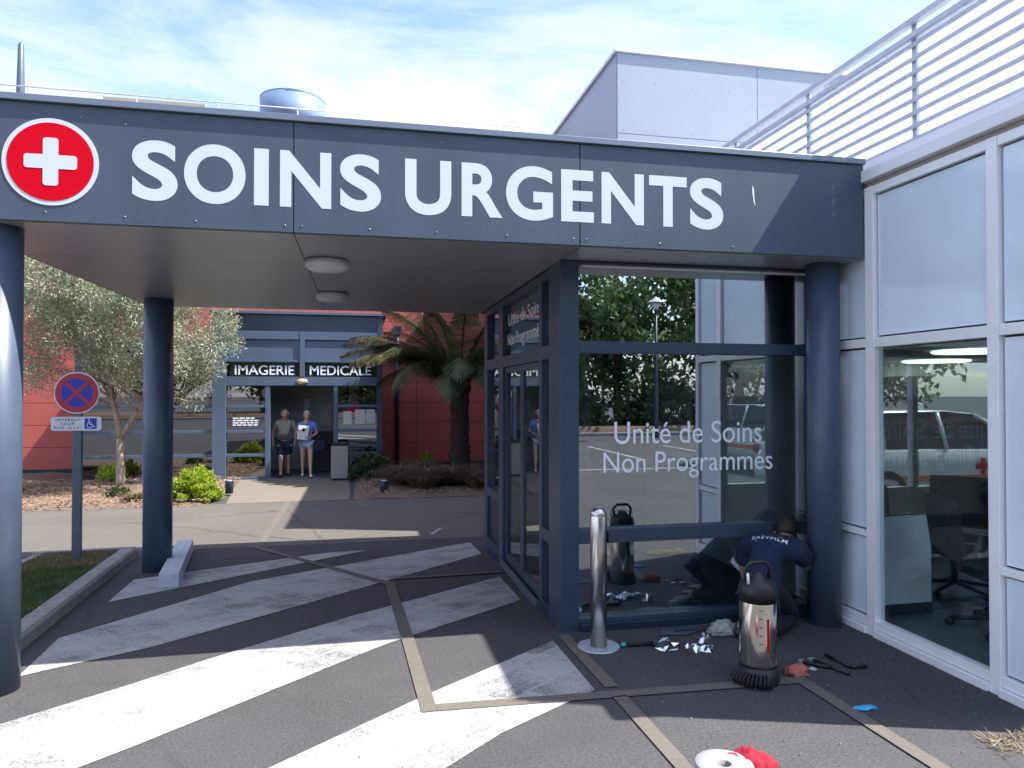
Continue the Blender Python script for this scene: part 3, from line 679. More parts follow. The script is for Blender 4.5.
# ------------------------------------------------------------------ red imaging building
ib = thing('imaging_building', 'red clad building with slate blue entrance signed IMAGERIE MEDICALE', 'building', (-1.2, 18, -.15))
def ibx(nm, m, *a, bev=.004): return MB().box(*a, bev=bev).build(nm, m, ib)
GB = -.15
mb = MB(); zs = [GB + .12 + .515 * k for k in range(17)]
for z0 in zs:
    for xa, xb in zip([-16, -12, -8, -4, 0.0, 1.4, 4.2, 8], [-12, -8, -4, 0.0, 1.4, 4.2, 8, 9]):
        mb.box(xa + .005, xb - .005, 18.40, 18.43, z0 + .006, z0 + .509, bev=.002)
mb.build('wall', M['redwall'], ib)
ibx('core', M['navydark'], -16, 3.3, 18.432, 30, GB, 8.1, bev=0); ibx('plinth', M['navydark'], -16, 9, 18.41, 18.431, GB - .02, GB + .12, bev=0)
ibx('roof', M['grey'], -16.1, 3.3, 18.35, 30, 8.45, 8.52, bev=0)
# porch
ibx('porch_roof', M['slate'], -3.2, .56, 16.32, 18.39, 3.49, 3.55)
ibx('porch_roof', M['slate'], -5.85, -3.202, 16.33, 18.39, 2.80, 2.87)
FY = 16.40
def fr(nm, x0, x1, z0, z1, m='slate', d=0.0, t=.12): return ibx(nm, M[m], x0, x1, FY - d, FY + t, z0, z1)
fr('column', -3.15, -2.87, GB, 3.488, d=.05); fr('frame_post', .35, .48, GB, 3.488, 'navyframe', d=.02)
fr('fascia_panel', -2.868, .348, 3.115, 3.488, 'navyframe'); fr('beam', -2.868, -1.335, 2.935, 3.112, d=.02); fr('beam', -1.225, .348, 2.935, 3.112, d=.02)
fr('fascia_panel', -2.868, -1.335, 2.485, 2.925, d=-.02); fr('fascia_panel', -1.225, .348, 2.485, 2.925, d=-.02); fr('frame_post', -1.333, -1.227, 2.11, 3.112, d=.03)
fr('beam', -2.868, -1.335, 2.432, 2.483, d=.015); fr('beam', -1.225, .348, 2.432, 2.483, d=.015)
fr('beam', -2.868, .348, 1.915, 2.108, d=.02)
for x0, x1, wd, a, b in ((-2.80, -1.337, 'IMAGERIE', -2.70, -1.45), (-1.223, .345, 'MEDICALE', -1.12, .22)):
    s_ = fr('sign_board', x0, x1, 2.112, 2.43, 'signglass', d=-.03, t=.05)
    mb = MB(); put_text(mb, wd, a, b, 2.15, 2.36, planeY(FY + .03), M['letter'], bold=.01, depth=.012); mb.build('lettering', M['letter'], s_)
fr('door_jamb', -2.06, -1.96, GB, 1.913, d=.01); fr('door_jamb', -.60, -.51, GB, 1.913, d=.01)
for a, b in ((-2.868, -2.062), (-.508, .348)):
    for z in (1.46, .91, .39): fr('transom', a, b, z - .03, z + .03)
    fr('sill', a, b, GB, GB + .06); fr('window_pane', a, b, GB + .062, 1.913, 'eglass', d=-.05, t=.058)
# left glazing
for x in (-5.85, -4.55): fr('mullion', x, x + .10, GB, 2.798)
for a, b in ((-5.748, -4.552), (-4.448, -3.152)):
    for z in (2.15, 1.46, .91, .39): fr('transom', a, b, z - .03, z + .03)
    fr('sill', a, b, GB, GB + .06); fr('beam', a, b, 2.70, 2.798); fr('window_pane', a, b, GB + .062, 2.698, 'eglass', d=-.05, t=.058)
ibx('side_wall', M['slate'], -5.85, -5.80, FY + .122, 18.39, GB, 2.798); ibx('side_wall', M['navyframe'], .43, .48, FY + .122, 18.39, GB, 3.488)
ibx('inner_floor', M['floor'], -5.79, .42, FY + .122, 18.38, GB - .05, GB + .012, bev=0)
ibx('inner_wall', M['inner'], -5.79, .42, 18.30, 18.38, GB + .02, 2.78, bev=0)
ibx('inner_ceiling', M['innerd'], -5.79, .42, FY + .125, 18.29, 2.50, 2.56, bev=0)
ibx('inner_poster', M['paper'], -.98, -.72, 18.28, 18.295, .95, 1.45, bev=0); ibx('inner_poster', M['innerw'], -1.38, -1.25, 18.28, 18.295, 1.35, 1.6, bev=0)
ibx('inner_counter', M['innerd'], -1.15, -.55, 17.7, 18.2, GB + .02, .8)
mb = MB()
for k, z in enumerate((1.20, 1.15, 1.10, 1.05)):    # the door panel's lines of small lettering are too small to read
    x = -2.74; random.seed(k)
    while x < (-2.25 if k else -2.3):
        l_ = random.uniform(.05, .13); mb.box(x, min(x + l_, -2.2), FY + .045, FY + .048, z - .016, z + .014); x += l_ + .022
mb.build('lettering', M['letter'], ib)
for x0, x1, z0, z1 in ((-.39, -.21, 1.04, 1.34), (-.13, .09, 1.05, 1.38), (.11, .31, 1.06, 1.38)): ibx('notice', M['paper'], x0, x1, FY + .042, FY + .047, z0, z1, bev=0)
ibx('notice', M['redcloth'], -.30, -.02, FY + .048, FY + .0495, 1.33, 1.50, bev=0)
MB().ball((-1.28, FY - .03, 2.0), (.13, .08, .075)).build('entrance_lamp', M['dome'], ib)
MB().tube([(.90, 18.33, GB), (.90, 18.33, 3.25)], .055).box(.80, 1.0, 18.26, 18.39, 3.26, 3.45).build('drainpipe', M['navydark'], ib)
# roof equipment
dr = thing('roof_duct', 'big round blue grey metal duct on the red building roof', 'duct', (-1.78, 19.4, 8.5))
MB().lathe([(.82, 8.5), (.82, 9.43)], (-1.78, 19.4, 0), 48).build('duct_wall', M['drum'], dr)
MB().lathe([(.826, 9.40), (.826, 9.435)], (-1.78, 19.4, 0), 48, cap=False).build('seam_ring', M['drum'], dr)
ms = thing('roof_mast', 'tapered grey mast standing on the far left of the roof', 'mast', (-8.0, 19, 8.5))
MB().lathe([(.10, 8.5), (.09, 9.0), (.06, 10.1), (.03, 10.16)], (-8.0, 19, 0), 16).build('pole', M['post'], ms)
MB().lathe([(.2, 8.5), (.2, 8.54)], (-8.0, 19, 0), 16).build('base_plate', M['galv'], ms)
un = thing('roof_unit', 'low beige ventilation unit with overhanging lid on the roof', 'roof unit', (-5, 19.6, 8.5))
MB().box(-6.0, -4.0, 19.2, 20.2, 8.5, 8.92).build('housing', M['beige'], un); MB().box(-6.2, -3.85, 19.0, 20.4, 8.925, 9.03, bev=.01).build('lid', M['render'], un)
rr = thing('roof_handrail', 'thin wire handrail along the edge of the red building roof', 'railing', (0, 18.5, 8.5))
MB().tube([(-15, 18.5, 8.93), (4.3, 18.5, 8.88)], .016).build('rail', M['railm'], rr)
for k in range(11): MB().tube([(-14.6 + 1.86 * k, 18.5, 8.5), (-14.6 + 1.86 * k, 18.5, 8.925 - .0026 * 1.86 * k)], .013).build('post', M['railm'], rr)

# ------------------------------------------------------------------ plants
def limb(mb, p, d, l, r0, r1, m, wob=.12, n=6):
    pts = [Vector(p)]; rad = [r0]; d = Vector(d).normalized()
    for k in range(n):
        d = (d + rdir() * wob).normalized(); pts.append(pts[-1] + d * l / n); rad.append(r0 + (r1 - r0) * (k + 1) / n)
    mb.tube(pts, rad, 8, m); return pts
random.seed(11)
ot = thing('olive_tree', 'silvery green olive tree with forked pale trunk in the bed by the red building', 'tree', (-4.6, 15.2, -.06))
tk = MB(); lf = MB()
base = limb(tk, (-4.60, 15.2, -.12), (.02, 0, 1), .98, .095, .07, M['bark'], .04)
forks = []
for d, l in (((-.22, -.1, 1), 1.25), ((.05, -.25, 1), 1.3), ((.55, -.1, 1), 1.3)):
    forks.append(limb(tk, base[-1], d, l, .055, .036, M['bark'], .12))
tw = []
for f in forks:
    for k in range(9):
        d = Vector((random.uniform(-1.1, 1.1), random.uniform(-1, .25), random.uniform(.1, 1))); st = f[random.choice((3, 4, 5, 6))]
        b = limb(tk, st, d, random.uniform(.9, 1.7), .032, .009, M['bark'], .2); tw += b[2:]
i1, i2 = lf.mi(M['olive']), lf.mi(M['oliveb'])
clusters = []
while len(clusters) < 470:
    a = rdir(); rr_ = random.random() ** .40; p = Vector((-4.75 + a.x * 2.7 * rr_, 14.5 + a.y * 1.75 * rr_, 3.55 + a.z * 2.0 * rr_))
    low = 1.95 + .12 * math.sin(p.x * 5) if p.x < -3.5 else 1.95 + .5 * (p.x + 3.5)
    if p.x > -3.05 and random.random() < .45: continue
    if p.z < low or p.y > 16.1: continue
    if p.x < -5.9 and p.z < 3.0 and random.random() < .55: continue
    clusters.append(p)
for p in (Vector((-2.62, 15.1, 2.75)), Vector((-2.7, 15.0, 3.1)), Vector((-3.2, 15.1, 1.95)), Vector((-3.3, 15.0, 1.7)), Vector((-2.9, 15, 2.3))): clusters += [p, p + rdir() * .12]
for p in clusters:
    rad = random.uniform(.15, .33); n = int(230 * (rad / .25) ** 1.5)
    ax = (rdir() + Vector((0, 0, -.2))).normalized()
    for j in range(n):
        a = rdir(); q = p + a * rad * random.random() ** .5; d = (a + ax * .5 + rdir() * .6).normalized()
        quad_leaf(lf.bm, q, d, rdir(), random.uniform(.05, .085), random.uniform(.014, .023), i2 if random.random() < .27 else i1)
tk.build('trunk', M['bark'], ot); lf.build('crown', M['olive'], ot, fix=False)

def shrub(name, label, cat, c, rx, ry, rz, n, leaf, m, group=None, wd=.5):
    t = thing(name, label, cat, (c[0], c[1], c[2]), group=group); st = MB(); fo = MB(); i = fo.mi(m)
    for k in range(7): limb(st, (c[0] + random.uniform(-.1, .1) * rx, c[1], c[2] - .03), (random.uniform(-.8, .8), random.uniform(-.8, .8), 1), rz * 1.2, .012, .004, M['barkb'])
    cl = []
    for k in range(110):
        a = rdir(); a.z = abs(a.z); f = random.uniform(.72, 1.04); cl.append(Vector((a.x * rx * f, a.y * ry * f, a.z * rz * 2 * f * .92)))
    for k in range(n):
        q = random.choice(cl); d0 = rdir(); p = Vector(c) + q * random.uniform(.7, 1.0) + Vector((d0.x * rx, d0.y * ry, d0.z * rz)) * .22 * random.random()
        if p.z < c[2] - .02: p.z = c[2] + random.random() * .1
        quad_leaf(fo.bm, p, (rdir() + q.normalized() * .8 + Vector((0, 0, .3))).normalized(), rdir(), leaf * random.uniform(.7, 1.3), leaf * wd, i)
    st.build('stem', M['barkb'], t); fo.build('foliage', m, t, fix=False); return t
random.seed(2)
shrub('lime_shrub', 'rounded bright lime green shrub beside the concrete path', 'shrub', (-2.83, 13.25, -.1), .45, .41, .30, 17000, .038, M['lime'], wd=.6)
shrub('dark_shrub', 'dark green leafy shrub under the notices beside the concrete bin', 'shrub', (.25, 15.7, -.1), .5, .42, .32, 2600, .075, M['dgreen'])
shrub('leafy_plant', 'small green leafy plant at the foot of the olive tree', 'plant', (-5.0, 15.9, -.06), .22, .18, .22, 300, .09, M['lime'])
shrub('weed_clump', 'low pale green weed in the mulch left of the round pillar', 'plant', (-4.15, 13.55, -.06), .24, .18, .09, 350, .06, M['dgreen'])
shrub('yellow_plant', 'small yellow green plant against the red wall by the fern trunk', 'plant', (1.55, 17.4, -.06), .22, .2, .2, 380, .08, M['lime'])
def tuft(label, c, r, h, n, m, group):
    t = thing('grass_tussock', label, 'plant', c, group=group); mb = MB(); i = mb.mi(m); fo = MB(); fo.mi(m)
    for k in range(n):
        a = random.uniform(0, 6.28); q = Vector(c) + Vector((math.cos(a), math.sin(a), 0)) * r * .35 * random.random()
        d = Vector((math.cos(a) * random.uniform(.2, 1.1), math.sin(a) * random.uniform(.2, 1.1), 1)).normalized(); l = h * random.uniform(.6, 1.15); sd_ = d.cross(Vector((0, 0, 1))).normalized() * .006
        p1 = q + d * l * .6; p2 = p1 + (d + Vector((d.x, d.y, -.9)) * .9).normalized() * l * .5
        v = [mb.bm.verts.new(x) for x in (q - sd_, q + sd_, p1 + sd_, p1 - sd_)]; mb.bm.faces.new(v)
        w_ = mb.bm.verts.new(p2); mb.bm.faces.new((v[3], v[2], w_))
    mb.build('blades', m, t, fix=False)
random.seed(5)
for (x, y, r, h, lb) in ((.75, 14.2, .5, .5, 'brown dry tussock left of the fern, nearest the bin'), (1.2, 13.7, .55, .5, 'brown dry tussock at the road edge in front of the drainpipe'), (1.75, 14.0, .5, .5, 'brown dry tussock directly in front of the fern trunk'),
                         (2.2, 13.6, .5, .42, 'brown dry tussock at the bed corner by the vestibule'), (1.2, 15.1, .5, .5, 'dark tussock between the dark shrub and the fern trunk'), (2.65, 14.3, .5, .5, 'dry tussock right of the fern trunk beside the vestibule')):
    tuft(lb, (x, y, -.08), r * 1.15, h * 1.2, 1100, M['dry'], 'dry tussocks in the right bed')
for (x, y, lb) in ((-3.75, 13.2, 'faded straw tussock behind the round pillar'), (-6.2, 14.6, 'faded straw tussock left of the sign post'), (-3.6, 15.0, 'faded straw tussock in front of the left glazing')):
    tuft(lb, (x, y, -.08), .4, .2, 350, M['straw'], 'straw tussocks in the left bed')
# weeds along the right wall
def weed(mb):
    x = random.uniform(3.02, 3.5); y = random.uniform(2.86, 3.06); a = random.uniform(0, 6.28)
    quad_leaf(mb.bm, Vector((x, y, .006)), Vector((math.cos(a), math.sin(a), random.uniform(.02, .5))).normalized(), (Vector((0, 0, 1)) + rdir() * .4).normalized(), random.uniform(.03, .08), .006)
o = scatter('dry_weeds', 260, weed, M['straw'])
def litter(mb):
    x = random.uniform(2.6, 3.58) if random.random() < .75 else random.uniform(1.7, 2.8); y = random.uniform(3.4, 5.0) if x > 2.8 else random.uniform(4.4, 5.05); a = random.uniform(0, 6.28)
    quad_leaf(mb.bm, Vector((x, y, .003)), Vector((math.cos(a), math.sin(a), random.uniform(0, .25))).normalized(), (Vector((0, 0, 1)) + rdir() * .3).normalized(), random.uniform(.012, .05), random.uniform(.003, .009))
scatter('leaf_litter', 420, litter, M['dry'])

def grit(mb):
    u = random.random()
    if u < .6: x = random.uniform(1.5, 3.6); y = random.uniform(3.0, 5.0)
    else: x = random.uniform(-3.0, 3.0); y = random.uniform(2.9, 8.5)
    q = random.uniform(.0018, .005); z = gz(y) + .009
    v = [mb.bm.verts.new((x + q * a * random.uniform(.6, 1.3), y + q * b * random.uniform(.6, 1.3), z + (q * 1.1 if k == 4 else 0))) for k, (a, b) in enumerate(((-1, -1), (1, -1), (1, 1), (-1, 1), (0, 0)))]
    for k in range(4): mb.bm.faces.new((v[k], v[(k + 1) % 4], v[4]))
scatter('loose_grit', 380, grit, mat('grit_stone', (0.16, 0.15, 0.135), 0.9, var=.5, vscale=20))
# tree fern
random.seed(21)
tf = thing('tree_fern', 'tree fern with thick dark fibrous trunk in front of the red wall', 'tree', (2.12, 15.5, -.1))
mb = MB(); rs = []
for k in range(22):
    z = -.15 + 2.2 * k / 21; r0 = .24 - .04 * math.sin(min(1, k / 14) * 1.5) + (.05 if k > 18 else 0)
    rs.append([Vector((2.12 + math.cos(a) * r0 * (1 + random.uniform(-.09, .09)), 15.5 + math.sin(a) * r0 * (1 + random.uniform(-.09, .09)), z)) for a in [2 * math.pi * j / 18 for j in range(18)]])
mb.rings(rs, M['barkd'])
for k in range(140):
    a = random.uniform(0, 6.28); z = random.uniform(0, 2.05); p = Vector((2.12 + math.cos(a) * .22, 15.5 + math.sin(a) * .22, z)); quad_leaf(mb.bm, p, Vector((math.cos(a) * .4, math.sin(a) * .4, random.uniform(.3, 1.2))).normalized(), rdir(), .07, .03)
mb.build('trunk', M['barkd'], tf)
def frond(az, el, ln, droop, m1, m2):
    mb = MB(); i1, i2, i3 = mb.mi(m1), mb.mi(m2), mb.mi(M['barkd']); p = Vector((2.12 + .15 * math.cos(az), 15.5 + .15 * math.sin(az), 2.0)); N = 34; e = el; pts = [p]
    for k in range(N):
        e -= droop / N * (0.5 + 1.0 * k / N); d = Vector((math.cos(az) * math.cos(e), math.sin(az) * math.cos(e), math.sin(e))); p = p + d * ln / N; pts.append(p)
    mb.tube(pts[::2], [.014 * (1 - k / 18) + .003 for k in range(len(pts[::2]))], 5, M['barkd'])
    for k in range(4, N):
        t = k / N; d = (pts[k + 1] - pts[k]).normalized() if k < N else d; side = d.cross(Vector((0, 0, 1))).normalized(); upn = side.cross(d)
        pl_ = .42 * math.sin(math.pi * min(1, .12 + t * .93)) ** .7 + .03
        for sg in (-1, 1):
            for h_ in (0, .33, .66):
                q = pts[k] + (pts[min(k + 1, N)] - pts[k]) * h_; dd = (side * sg + d * .45 - upn * .45 + rdir() * .16).normalized(); c = 9
                mi = i2 if t > .55 and random.random() < (t - .3) else i1
                for j in range(c):
                    b = q + dd * pl_ * j / c - Vector((0, 0, .12)) * (j / c) ** 2
                    for s2 in (-1, 1): quad_leaf(mb.bm, b, (dd * .7 + d * s2 * .9 + rdir() * .15).normalized(), upn, .062 * (1 - .55 * j / c), .024, mi)
    mb.build('frond', m1, tf, fix=False)
for az, el, ln, dp, dry in ((176, 46, 2.75, 1.15, 1), (186, 43, 2.6, 1.2, 1), (196, 40, 2.4, 1.3, 1), (165, 52, 2.4, 1.2, 1), (222, 40, 2.1, 1.9, 0), (255, 35, 1.9, 2.0, 0), (285, 40, 2.0, 2.0, 0),
                        (300, 60, 2.2, 1.5, 0), (320, 45, 2.1, 1.8, 0), (340, 60, 2.2, 1.6, 0), (0, 45, 2.0, 1.9, 0), (150, 62, 2.2, 1.2, 0), (200, 66, 2.2, 1.0, 0), (235, 72, 2.2, .9, 0), (270, 78, 2.2, .8, 0), (130, 55, 2.0, 1.6, 0), (100, 60, 2.0, 1.5, 0), (60, 50, 2.0, 1.7, 0), (30, 65, 2.0, 1.4, 0), (310, 75, 2.1, 1.0, 0), (215, 52, 2.1, 1.5, 0), (182, 56, 2.0, 1.4, 0), (172, 39, 2.5, 1.1, 1), (181, 50, 2.7, 1.15, 1), (190, 37, 2.3, 1.15, 1), (203, 46, 2.2, 1.5, 1), (184, 33, 1.9, 1.5, 0), (262, 45, 2.1, 1.8, 0), (195, 78, 2.3, 1.0, 0), (160, 74, 2.2, 1.0, 0)):
    frond(R(az), R(el), ln * random.uniform(.94, 1.06), dp, M['fern'], M['ferndry'] if dry else M['fern'])

# ------------------------------------------------------------------ street furniture
sg = thing('no_stopping_sign', 'round blue and red no stopping sign with INTERDIT SAUF plate on a grey post', 'road sign', (-2.965, 8.4, gz(8.4)))
MB().box(-3.01, -2.92, 8.38, 8.43, gz(8.4) - .02, 1.98, bev=.006).build('post', M['post'], sg)
pn = planeY(8.372)
dk = disc((-2.965, 1.752), .222, -.006, 0, pn, M['swhite'], 'sign_disc', sg); disc((-2.965, 1.752), .210, .0005, .002, pn, M['sred'], 'sign_ring', dk); disc((-2.965, 1.752), .150, .0025, .0035, pn, M['sblue'], 'sign_field', dk)
mb = MB()
for s_ in (-1, 1):
    c_ = math.cos(R(45)) ; hl, hw_ = .158, .019
    q = [(hl, hw_), (-hl, hw_), (-hl, -hw_), (hl, -hw_)]; mb.prism([(-2.965 + a * c_ - b * c_ * s_, 1.752 + a * c_ * s_ + b * c_) for a, b in q], pn, .004 + .0008 * (s_ + 1), .0045 + .0008 * (s_ + 1))
mb.build('sign_cross', M['sred'], dk)
pt = MB().prism(rrect(-2.968, 1.423, .245, .074, .03), pn, -.006, 0).build('sign_plate', M['swhite'], sg)
mb = MB()
put_text(mb, 'INTERDIT', -3.165, -2.935, 1.452, 1.478, pn, M['sblack'], full=False, depth=.002, space=1.25); put_text(mb, 'SAUF', -3.115, -2.99, 1.410, 1.436, pn, M['sblack'], full=False, depth=.002, space=1.25); put_text(mb, 'G.I.G.-G.I.C.', -3.185, -2.925, 1.368, 1.394, pn, M['sblack'], full=False, depth=.002, space=1.2)
mb.build('lettering', M['sblack'], pt)
ic = MB().box(-2.888, -2.770, 8.3705, 8.3718, 1.368, 1.480).build('wheelchair_symbol', M['sblue'], pt)
mb = MB(); pq = planeY(8.3705)
mb.prism([(-2.845 + .008 * math.cos(a), 1.466 + .008 * math.sin(a)) for a in [k * .628 for k in range(10)]], pq, .0005, .0015)
def bar(p, q, t): 
    d = (Vector(q) - Vector(p)).normalized(); n = Vector((-d.y, d.x)) * t / 2; p, q = Vector(p), Vector(q); mb.prism([(p - n)[:], (q - n)[:], (q + n)[:], (p + n)[:]], pq, .0005, .0015)
bar((-2.845, 1.456), (-2.840, 1.418), .009); bar((-2.842, 1.436), (-2.815, 1.436), .006); bar((-2.842, 1.417), (-2.812, 1.417), .009); bar((-2.815, 1.419), (-2.800, 1.390), .008); bar((-2.800, 1.390), (-2.785, 1.395), .007)
for k in range(11):
    a = R(110 + 20 * k); b = R(130 + 20 * k); bar((-2.838 + .027 * math.cos(a), 1.408 + .027 * math.sin(a)), (-2.838 + .027 * math.cos(b), 1.408 + .027 * math.sin(b)), .006)
mb.build('pictogram', M['letter'], ic)
bo = thing('bollard', 'stainless steel bollard with domed top in front of the vestibule', 'bollard', (1.605, 4.68, 0))
MB().lathe([(.0575, .012), (.0575, .895), (.055, .902), (.055, .906), (.0575, .912), (.054, .935), (.035, .957), (.01, .966)], (1.605, 4.68, 0), 40).build('tube', M['steel'], bo)
MB().lathe([(.145, .002), (.145, .010), (.140, .013)], (1.605, 4.68, 0), 40).build('base_plate', M['galv'], bo)
MB().box(1.660, 1.672, 4.64, 4.68, .72, .80, bev=.004).build('lock_plate', M['black'], bo)
bn = thing('concrete_bin', 'square washed concrete bin with dark lid beside the imaging entrance', 'bin', (-.45, 15.85, -.15))
MB().box(-.63, -.27, 15.8, 16.15, -.10, .60, bev=.015).build('body', M['conc'], bn); MB().box(-.60, -.30, 15.83, 16.12, -.16, -.101).build('foot', M['black'], bn); MB().box(-.60, -.30, 15.84, 16.1, .602, .68, bev=.01).build('lid', M['black'], bn)
ws = thing('wheel_stop', 'grey white wooden block lying on the hatched marking by the pillar', 'wheel stop', (-1.85, 8.2, gz(8.2)))
def obox(c, d, hl, hw_, z0, z1):
    d = Vector(d).normalized(); n = Vector((-d.y, d.x)); c = Vector(c)
    pts = [c - d * hl - n * hw_, c + d * hl - n * hw_, c + d * hl + n * hw_, c - d * hl + n * hw_]
    return [[Vector((p.x, p.y, gz(p.y) + z)) for p in pts] for z in (z0, z1)]
MB().rings(obox((-1.90, 8.15), (-.15, 1.0), .98, .085, .006, .135), None, smooth=False).build('block', M['whiteblock'], ws)
MB().rings(obox((-1.90, 8.15), (-.15, 1.0), .60, .004, .1355, .139), None, smooth=False).build('seam', M['alu'], ws)
for (x, y, lb) in ((-2.57, 13.35, 'small black garden spotlight right of the lime shrub, nearer the road'), (-2.38, 13.95, 'small dark garden spotlight behind the lime shrub by the path'), (.42, 13.35, 'small blue black garden spotlight at the edge of the right bed')):
    t = thing('garden_spotlight', lb, 'garden light', (x, y, -.12), group='garden spotlights')
    MB().lathe([(.07, -.1), (.075, .12), (.068, .13)], (x, y, 0), 16).build('housing', M['navydark'], t); MB().lathe([(.062, .131), (.05, .14)], (x, y, 0), 16).build('lens', M['galv'], t)

# ------------------------------------------------------------------ work things on the ground
tn = thing('sprayer_tank', 'polished steel pressure sprayer with black base and top beside the kneeling worker', 'sprayer', (2.37, 3.93, 0))
cx, cy = 2.375, 3.95
MB().lathe([(.108, .10), (.110, .115), (.110, .485), (.108, .50)], (cx, cy, 0), 48).build('tank', M['tank'], tn)
MB().lathe([(.125, .0), (.127, .02), (.118, .05), (.113, .099)], (cx, cy, 0), 40).build('foot', M['black'], tn)
MB().lathe([(.112, .485), (.113, .56), (.100, .60), (.05, .625), (.035, .66)], (cx, cy, 0), 40).build('collar', M['black'], tn)
MB().tube([(cx - .075, cy, .60), (cx - .085, cy, .68), (cx - .05, cy, .715), (cx + .05, cy, .715), (cx + .085, cy, .68), (cx + .075, cy, .60)], .013).build('handle', M['black'], tn)
MB().tube([(cx - .09, cy - .05, .60), (cx - .095, cy - .05, .665)], .008).build('valve', M['letter'], tn)
mb = MB()
for k in range(7): mb.box(cx - .055, cx - .03, cy - .1085, cy - .1065 - 0, .15 + .05 * k, .152 + .05 * k)
mb.build('scale_marks', M['sblack'], tn); 
MB().rings([[Vector((cx + .112 * math.sin(a), cy - .112 * math.cos(a), z)) for a in (R(-2), R(0), R(3), R(5))] for z in (.20, .40)], None, cap=False, closed=False).build('level_stripe', M['red'], tn)
pts = [(cx - .16 + .035 * math.cos(k * .6) - .0, cy - .11 + .075 * math.sin(-1.2 + k * .012) + .0, .04 + .03 * math.sin(k * .6)) for k in range(2)]
hp = []
for k in range(150):
    t = k / 149; a = 2 * math.pi * 11 * t; th = R(185 + 80 * t); rad = .155; c = Vector((cx + rad * math.cos(th), cy + rad * math.sin(th), .045)); e = Vector((math.cos(th), math.sin(th), 0)); hp.append(c + e * .035 * math.cos(a) + Vector((0, 0, .035 * math.sin(a))))
MB().tube(hp, .0065, 6).build('coil_hose', M['rubber'], tn)
def crumple(name, label, cat, c, r, m, flat=.55, seed=1, group=None):
    random.seed(seed); bm = bmesh.new(); fo_ = 'foil' in name; bmesh.ops.create_icosphere(bm, subdivisions=2 if fo_ else 4, radius=1)
    dirs = [rdir() for _ in range(46)]; hs = [random.uniform(.55, 1.15) for _ in dirs]
    for v in bm.verts:
        n = v.co.normalized(); k = max(range(46), key=lambda i: n.dot(dirs[i])); s_ = hs[k] + random.uniform(-.10, .10)
        if not fo_: s_ = .85 + .30 * noise.noise(n * 1.7 + Vector((seed * 3.1, 0, 0))) + .32 * (1 - 2 * abs(noise.noise(n * 3.6 + Vector((0, seed * 2.3, 0)))))
        v.co = Vector((n.x * r[0] * s_, n.y * r[1] * s_, max(-.02, n.z * s_) * r[2] + r[2] * .03))
    me = bpy.data.meshes.new(name); bm.to_mesh(me); bm.free(); me.materials.append(m); o = bpy.data.objects.new(name, me); COL.objects.link(o); o.location = c; tag(o, label, cat, group)
    for p_ in me.polygons: p_.use_smooth = not fo_
    return o
crumple('foil_scrap', 'crumpled silver film scrap, leftmost of the pile by the worker', 'film scrap', (2.06, 4.55, .004), (.085, .07, .075), M['foil'], seed=1, group='crumpled film scraps')
crumple('foil_scrap', 'crumpled silver film scrap in the middle of the pile', 'film scrap', (2.20, 4.47, .004), (.06, .05, .06), M['foil'], seed=2, group='crumpled film scraps')
crumple('foil_scrap', 'crumpled silver film scrap in the pile nearest the steel sprayer', 'film scrap', (2.31, 4.47, .004), (.06, .05, .055), M['foil'], seed=3, group='crumpled film scraps')
crumple('foil_scrap', 'upright twist of silver film at the back of the pile', 'film scrap', (2.36, 4.60, .004), (.045, .03, .085), M['foil'], seed=4, group='crumpled film scraps')
crumple('rag', 'crumpled pale grey rag between the film scraps and the sprayer', 'rag', (2.60, 4.78, .004), (.12, .08, .075), M['rag'], seed=6)
crumple('pink_cloth', 'small crumpled pink cloth on the asphalt right of the sprayer', 'cloth', (2.66, 3.98, .004), (.075, .05, .05), M['pink'], seed=7)
o = crumple('blue_glove', 'flat crumpled bright blue disposable glove on the asphalt', 'glove', (2.73, 3.46, .004), (.065, .025, .016), M['bluegl'], seed=8)
crumple('red_cloth', 'crumpled red cloth beside the paper roll at the bottom edge', 'cloth', (1.715, 2.955, .004), (.115, .085, .115), M['redcloth'], seed=9)
pr = thing('paper_roll', 'white paper roll standing on end beside the red cloth', 'paper roll', (1.575, 2.885, 0))
c0 = (1.572, 2.89, 0)
mb = MB(); n = 48
prof = [(.125, .003), (.125, .115), (.124, .117), (.036, .117), (.033, .115), (.033, .003)]
mb.lathe(prof, c0, n, cap=False); mb.build('roll', M['rolle'], pr)
MB().lathe([(.0325, .004), (.0325, .116), (.029, .116), (.029, .004)], c0, 32, cap=False).build('core', M['card'], pr)
t = thing('flat_plate', 'dark flat cut plate lying in front of the glass sill', 'plate', (2.28, 4.86, 0))
MB().rings([[Vector((x, y, z)) for x, y in ((2.10, 4.80), (2.30, 4.76), (2.42, 4.82), (2.50, 4.84), (2.44, 4.93), (2.20, 4.93))] for z in (.006, .012)], None, smooth=False).build('sheet', M['plate'], t); MB().box(2.24, 2.40, 4.83, 4.855, .0125, .0145).build('slot', M['gap'], t)
t = thing('squeegee', 'black squeegee with cyan clamp lying beside the bollard base', 'squeegee', (1.9, 4.62, 0))
MB().tube([(1.78, 4.64, .02), (1.98, 4.62, .022)], .014).build('handle', M['rubber'], t); MB().box(1.97, 2.09, 4.58, 4.66, .006, .03, bev=.006).build('blade', M['black'], t); MB().tube([(1.755, 4.64, .02), (1.785, 4.64, .02)], .015).build('clamp', M['cyan'], t)
